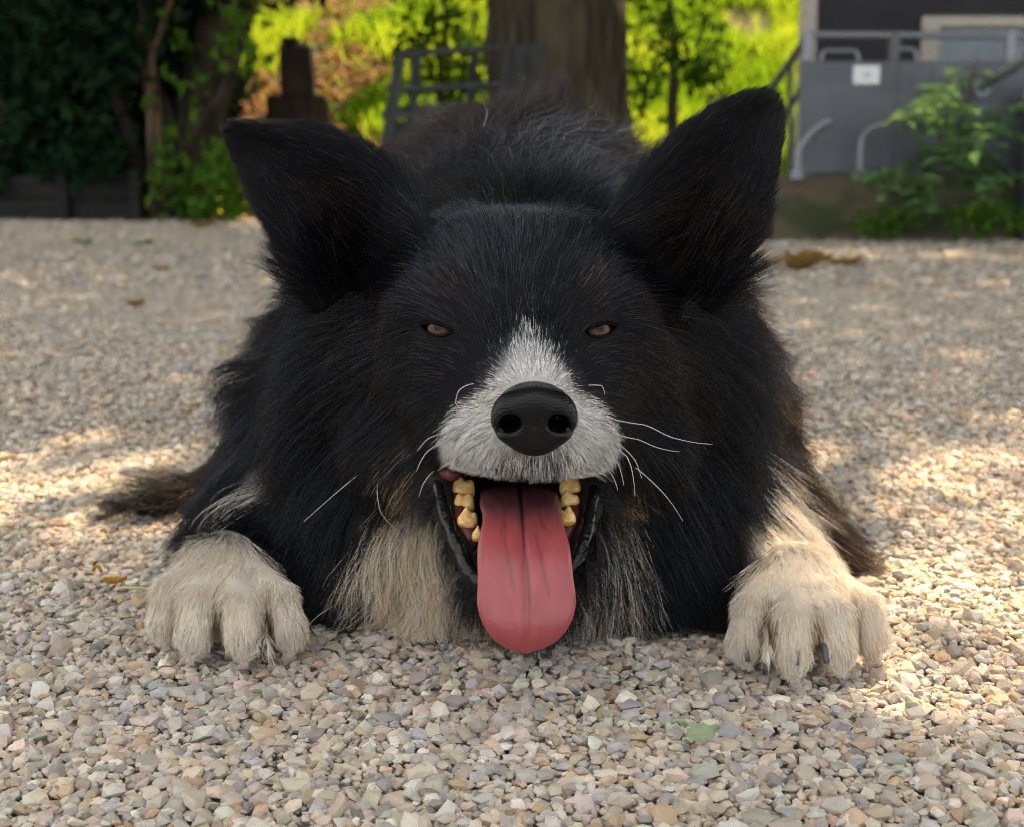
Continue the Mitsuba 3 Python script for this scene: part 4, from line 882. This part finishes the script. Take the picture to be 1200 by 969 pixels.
mat('m_lid', principled((.0018, .0016, .0016), .45, specular=.06))
for e, sg in zip(EYES, (-1, 1)):
    sc_ = SLIT[0 if sg < 0 else 1] + [0, 0, -.0004]; u = (sc_ - eye) / np.linalg.norm(sc_ - eye); bq = (eye - e) @ u      # the gaze: out through the slit
    ic = eye + u * (-bq - math.sqrt(max(bq * bq - ((eye - e) @ (eye - e) - ER * ER), 0))); ic = e + (ic - e) / np.linalg.norm(ic - e) * ER
    def eyecol(p, n, uv, ic=ic):
        d = dr.sqrt(dr.square(p.x - float(ic[0])) + dr.square(p.y - float(ic[1])) + dr.square(p.z - float(ic[2])))
        iris = mikit.mix((.036, .018, .006), (.085, .046, .016), noise(p.x * 2500, p.z * 2500, 0))
        c = mikit.mix((.005, .005, .005), iris, mikit.smoothstep(.0020, .0025, d)); c = mikit.mix(c, (.015, .010, .007), mikit.smoothstep(.0060, .0070, d))
        return mikit.mix(c, (.05, .035, .028), mikit.smoothstep(.0098, .0115, d))
    m = trimesh.creation.icosphere(subdivisions=4, radius=ER).apply_translation(e)
    ek = part(dog, 'eye', m, mat(f'm_eye_{0 if sg < 0 else 1}', {'type': 'principled', 'base_color': mikit.proc(eyecol), 'roughness': .12, 'specular': .12, 'clearcoat': .15, 'clearcoat_gloss': .97}), True)
    u = np.linspace(0, 2 * np.pi, 49)[:-1]; xx = .0097 * np.cos(u); zz = np.where(np.sin(u) > 0, .0027, .0038) * (1 - (xx / .0098) ** 2) * np.sign(np.sin(u)) + .02 * sg * xx; e = SLIT[0 if sg < 0 else 1]
    ys = np.arange(-.022, .012, .0004); gridp = np.stack([np.repeat(xx, len(ys)) + e[0], np.tile(ys, len(xx)) + e[1], np.repeat(zz, len(ys)) + e[2]], 1)
    fe = Field(gridp); body_field(fe, False); yy = ys[(fe.d.reshape(len(xx), -1) < 0).argmax(1)] + .0009
    ok = (yy > ys[0] + .004) & (yy < ys[-1] - .002); yy = np.where(ok, yy, np.median(yy[ok])); yy = np.median([np.roll(yy, k_) for k_ in range(-4, 5)], axis=0); yy = np.mean([np.roll(yy, k_) for k_ in range(-2, 3)], axis=0)
    ring = np.stack([xx, yy, zz], 1) + e; ring = np.vstack([ring, ring[:2]])
    part(dog, 'eyelid', tube(ring, .0008, 8), 'm_lid', True)

# ---- nose leather
def nose_field(f):
    def L(x, y, z): return NOSE + np.array([x, -y, z]) / 1000                     # right, towards the viewer, up; mm
    f.ell(L(0, -6, 3), (.0175, .021, .0125), 0); f.ell(L(-10.5, 4, 0), (.0095, .0095, .0115), .005); f.ell(L(10.5, 4, 0), (.0095, .0095, .0115), .005)
    f.ell(L(0, 5, 1), (.0105, .0095, .0125), .005); f.ell(L(0, 3.5, -9), (.0115, .0085, .0085), .005)
    nv = np.array([0, -1, -.20]); nv /= np.linalg.norm(nv); f.d = f.d.astype(np.float64); pl = (f.p - L(0, 10.2, 0)) @ nv; f.cut(-pl, .0035)
    for s in (-1, 1):
        f.cut(f.ellipsoid(L(11.0 * s, 7, -1.2), (.0048, .016, .0042)), .002)
        f.cut(f.capsule(L(12.5 * s, 11, -3.6), L(20.5 * s, 4, -6.5), .0022, .0014), .002)
    f.cut(f.capsule(L(0, 11, -1), L(0, 11.0, -17), .0009, .0011), .0022)
g = lambda a, b: np.arange(a, b, .0009)
nm = field_mesh(nose_field, g(NOSE[0] - .024, NOSE[0] + .024), g(NOSE[1] - .02, NOSE[1] + .02), g(NOSE[2] - .022, NOSE[2] + .020))
trimesh.smoothing.filter_taubin(nm, .5, .5, 8)
mat('m_nose', bump((.0035, .0035, .004), lambda p, n, uv: mikit.voronoi(p.x * 850, (p.z + p.y * .4) * 1200)[0], .00025, .22, 1e-4, specular=.25))
part(dog, 'nose', nm, 'm_nose', True)

# ---- tongue
cl_ = np.array([P(608, 580, .752), P(609, 588, .722), P(611, 604, .693), P(613, 632, .668), P(615, 665, .652), P(617, 705, .643), P(617, 740, .639), P(616, 763, .640)])
wd = np.array([.022, .0225, .0222, .0215, .0218, .0236, .0205, .004])
tc = spline(np.c_[cl_, wd], 60)
tt = np.gradient(tc[:, :3], axis=0); tt /= np.linalg.norm(tt, axis=1, keepdims=True)
tn = np.cross(np.array([[1.0, 0, 0]]), tt); tn *= np.sign((tn * [0, -1, .6]).sum(1, keepdims=True)); tn /= np.linalg.norm(tn, axis=1, keepdims=True)
s_ = np.linspace(0, 1, 60)
endr = np.where(s_ > .80, np.sqrt(np.clip(1 - ((s_ - .80) / .20) ** 2, 0, 1)), 1)
hw = np.interp(s_, np.linspace(0, 1, 7), [.0215, .0215, .0205, .0200, .0222, .0240, .0232]) * np.maximum(endr, .05)
nu = 41; uu = np.linspace(-1, 1, nu)
top, bot, tcol = [], [], []
for i in range(60):
    th = .0060 * max(endr[i], .25); prof = np.clip(1 - np.abs(uu) ** 2.4, 0, 1) ** .6
    gr = .0022 * np.exp(-(uu / .07) ** 2) * np.clip((1 - s_[i]) * 6, 0, 1)
    cup = .0030 * uu * uu * (1 - .7 * s_[i]) + .0007 * (meshkit.fbm(np.stack([uu * 3, 0 * uu + s_[i] * 7, 0 * uu], -1), 2, 4) - .5) * 2
    x = uu * hw[i] * (1 + .02 * math.sin(s_[i] * 21 + 1))
    c = tc[i, :3]
    top.append(c + x[:, None] * [1, 0, 0] + (th * prof - gr + cup)[:, None] * tn[i]); bot.append(c + x[:, None] * [1, 0, 0] + (-th * prof + cup)[:, None] * tn[i])
    q = np.stack([uu * 6, 0 * uu + s_[i] * 14, 0 * uu + 3], -1); mot = meshkit.fbm(q, 3, 6)[:, None]
    front = sstep(.42, .66, np.full(nu, s_[i]) + .05 * np.abs(uu))[:, None]
    col = np.array([.105, .034, .036]) * (1 - front) + np.array([.28, .052, .054]) * front  # darker towards the throat: mouth shade painted into the colour
    col = col * (.82 + .36 * mot)
    vein = np.exp(-((uu - .02 - .02 * math.sin(s_[i] * 9)) / .035) ** 2) * np.clip((.93 - s_[i]) * 5, 0, 1) * .8
    for u0, a, b in ((-.50, .3, .62), (.52, .25, .58), (-.34, .55, .8), (.36, .6, .82)):
        vein = vein + .55 * np.exp(-((uu - u0 - .08 * math.sin(s_[i] * 13 + u0 * 9)) / .03) ** 2) * (a < s_[i] < b)
    col = col * (1 - .62 * np.clip(vein, 0, 1))[:, None]; tcol.append(col)
top, bot, tcol = np.array(top), np.array(bot), np.array(tcol)
vv = np.concatenate([top, bot[:, ::-1]], 1); cc = np.concatenate([tcol, tcol[:, ::-1] * .9], 1); m2 = 2 * nu
i, j = np.meshgrid(np.arange(59), np.arange(m2), indexing='ij')
q = np.stack([i * m2 + j, i * m2 + (j + 1) % m2, (i + 1) * m2 + (j + 1) % m2, (i + 1) * m2 + j], -1).reshape(-1, 4)
k = 60 * m2; fcap = np.stack([np.full(m2, k), (59 * m2 + np.arange(m2)), 59 * m2 + (np.arange(m2) + 1) % m2], 1)
tv = np.vstack([vv.reshape(-1, 3), tc[-1, :3]]); tcl = np.vstack([cc.reshape(-1, 3), [[.5, .11, .11]]])
mat('m_tongue', bump(VC, lambda p, n, uv: fbm(p.x * 1400, p.y * 1400, p.z * 1400, 3), .00022, .30, 2e-4, specular=.35, clearcoat=.45, clearcoat_gloss=.93))
part(dog, 'tongue', trimesh.Trimesh(tv, np.vstack([q[:, [0, 2, 1]], q[:, [0, 3, 2]], fcap]), process=False), 'm_tongue', True, color=tcl)

# ---- lips and teeth
mat('m_lip', bump((.004, .004, .005), lambda p, n, uv: fbm(p.x * 300, p.y * 300, p.z * 300, 2), 1.0 * .0008, .22, 3e-4, specular=.3))
for L in LIPS:
    s = spline(np.c_[np.array(L) + [0, -.0035, .0022], [.0030, .0038, .0040, .0038, .0030]], 40); part(dog, 'lip', tube(s[:, :3], s[:, 3], 14, .25, 3, 160), 'm_lip', True)
mat('m_gum', principled((.085, .022, .020), .35, specular=.25))
for q in (((536, 556, .742), (537, 585, .724), (542, 610, .706), (556, 636, .694)), ((674, 556, .742), (673, 585, .724), (669, 608, .706), (658, 634, .694))):
    part(dog, 'gum', tube(spline(np.array([P(*a) for a in q]), 24), .0050, 10, .2, 5, 220), 'm_gum', True)
part(dog, 'gum', tube(spline(np.array([P(510, 540, .738), P(520, 552, .725), P(532, 556, .712)]), 12), .0035, 10, .2, 2, 200), 'm_gum', True)
mat('m_tooth', {'type': 'twosided', 'bsdf': {'type': 'principled', 'base_color': tint((.58, .29, .06), (.70, .48, .19), 260), 'roughness': .25, 'specular': .5}})
for x, y, d, w, h in ((543, 572, .728, 25, 25), (544, 589, .716, 23, 22), (548, 608, .700, 21, 24), (560, 626, .688, 12, 18), (668, 570, .728, 23, 25), (667, 586, .716, 22, 20), (664, 606, .700, 19, 24), (656, 624, .688, 12, 18)):
    m = trimesh.creation.icosphere(subdivisions=3); v = np.array(m.vertices)
    v = np.sign(v) * np.abs(v) ** .80; v /= np.abs(v).max()
    v[:, 2] += .22 * np.cos(v[:, 0] * 4.2 + x) * (v[:, 2] > 0) ; v[:, :2] *= (1 - .22 * np.clip(v[:, 2:3], -1, 1))
    v *= 1 + .10 * (meshkit.fbm(v * 1.7 + x, 2, 3)[:, None] - .5) * 2
    v = v * [1.12 * w / F * d / 2, .0055, h / F * d / 2]; m.vertices = v; m.apply_transform(trimesh.transformations.euler_matrix(-.35, .12 * np.sign(606 - x), 0)); m.apply_translation(P(x, y, d))
    part(dog, 'tooth', m, 'm_tooth', True)

# ---- claws and whiskers
mat('m_claw', principled((.06, .057, .058), .3, specular=.5))
for pw, offs in ((PAWL, ((188, 744), (226, 766), (270, 773), (318, 768))), (PAWR, ((876, 774), (934, 778), (968, 776), (1004, 750)))):
    for (x, y, d), (cx, cy) in zip(pw['toes'], offs):
        e = P(cx, cy - 4, d - (.008 if pw is PAWL else .0115)); b0 = e + [0, .011, .003]
        s = spline(np.c_[[b0, (b0 + e) / 2 + [0, 0, .0035], e + [0, -.001, -.002]], [.0026, .0025, .0012]], 12)
        part(dog, 'claw', tube(s[:, :3], s[:, 3], 12), 'm_claw', True)
mat('m_whisker', principled((.5, .48, .46), .35, specular=.4))
for q in (((715, 490, .69), (752, 497, .67), (790, 513, .665), (835, 520, .67)), ((716, 507, .69), (745, 514, .67), (770, 524, .665), (796, 529, .67)), ((714, 520, .69), (733, 533, .67), (741, 553, .665), (744, 581, .66)),
          ((717, 517, .69), (742, 536, .675), (752, 560, .67)), ((712, 530, .69), (724, 543, .675), (731, 568, .67)), ((706, 545, .69), (718, 558, .68), (724, 574, .675)), ((690, 452, .685), (704, 452, .68), (709, 463, .68)),
          ((528, 505, .69), (505, 512, .68), (489, 528, .675)), ((532, 514, .69), (503, 527, .68), (488, 552, .675)), ((555, 450, .69), (538, 458, .685), (534, 472, .685), (541, 480, .685)), ((508, 552, .72), (497, 565, .71), (491, 582, .71)),
          ((434, 544, .79), (405, 568, .775), (356, 611, .765)), ((452, 548, .77), (442, 570, .76), (445, 596, .755), (468, 622, .755)), ((412, 700, .80), (380, 716, .79), (357, 737, .785)), ((745, 548, .73), (775, 575, .72), (800, 610, .72))):
    c = spline(np.array([P(*a) for a in q]), 24); part(dog, 'whisker', tube(c, np.linspace(.00030, .00011, 24), 6), 'm_whisker', True)
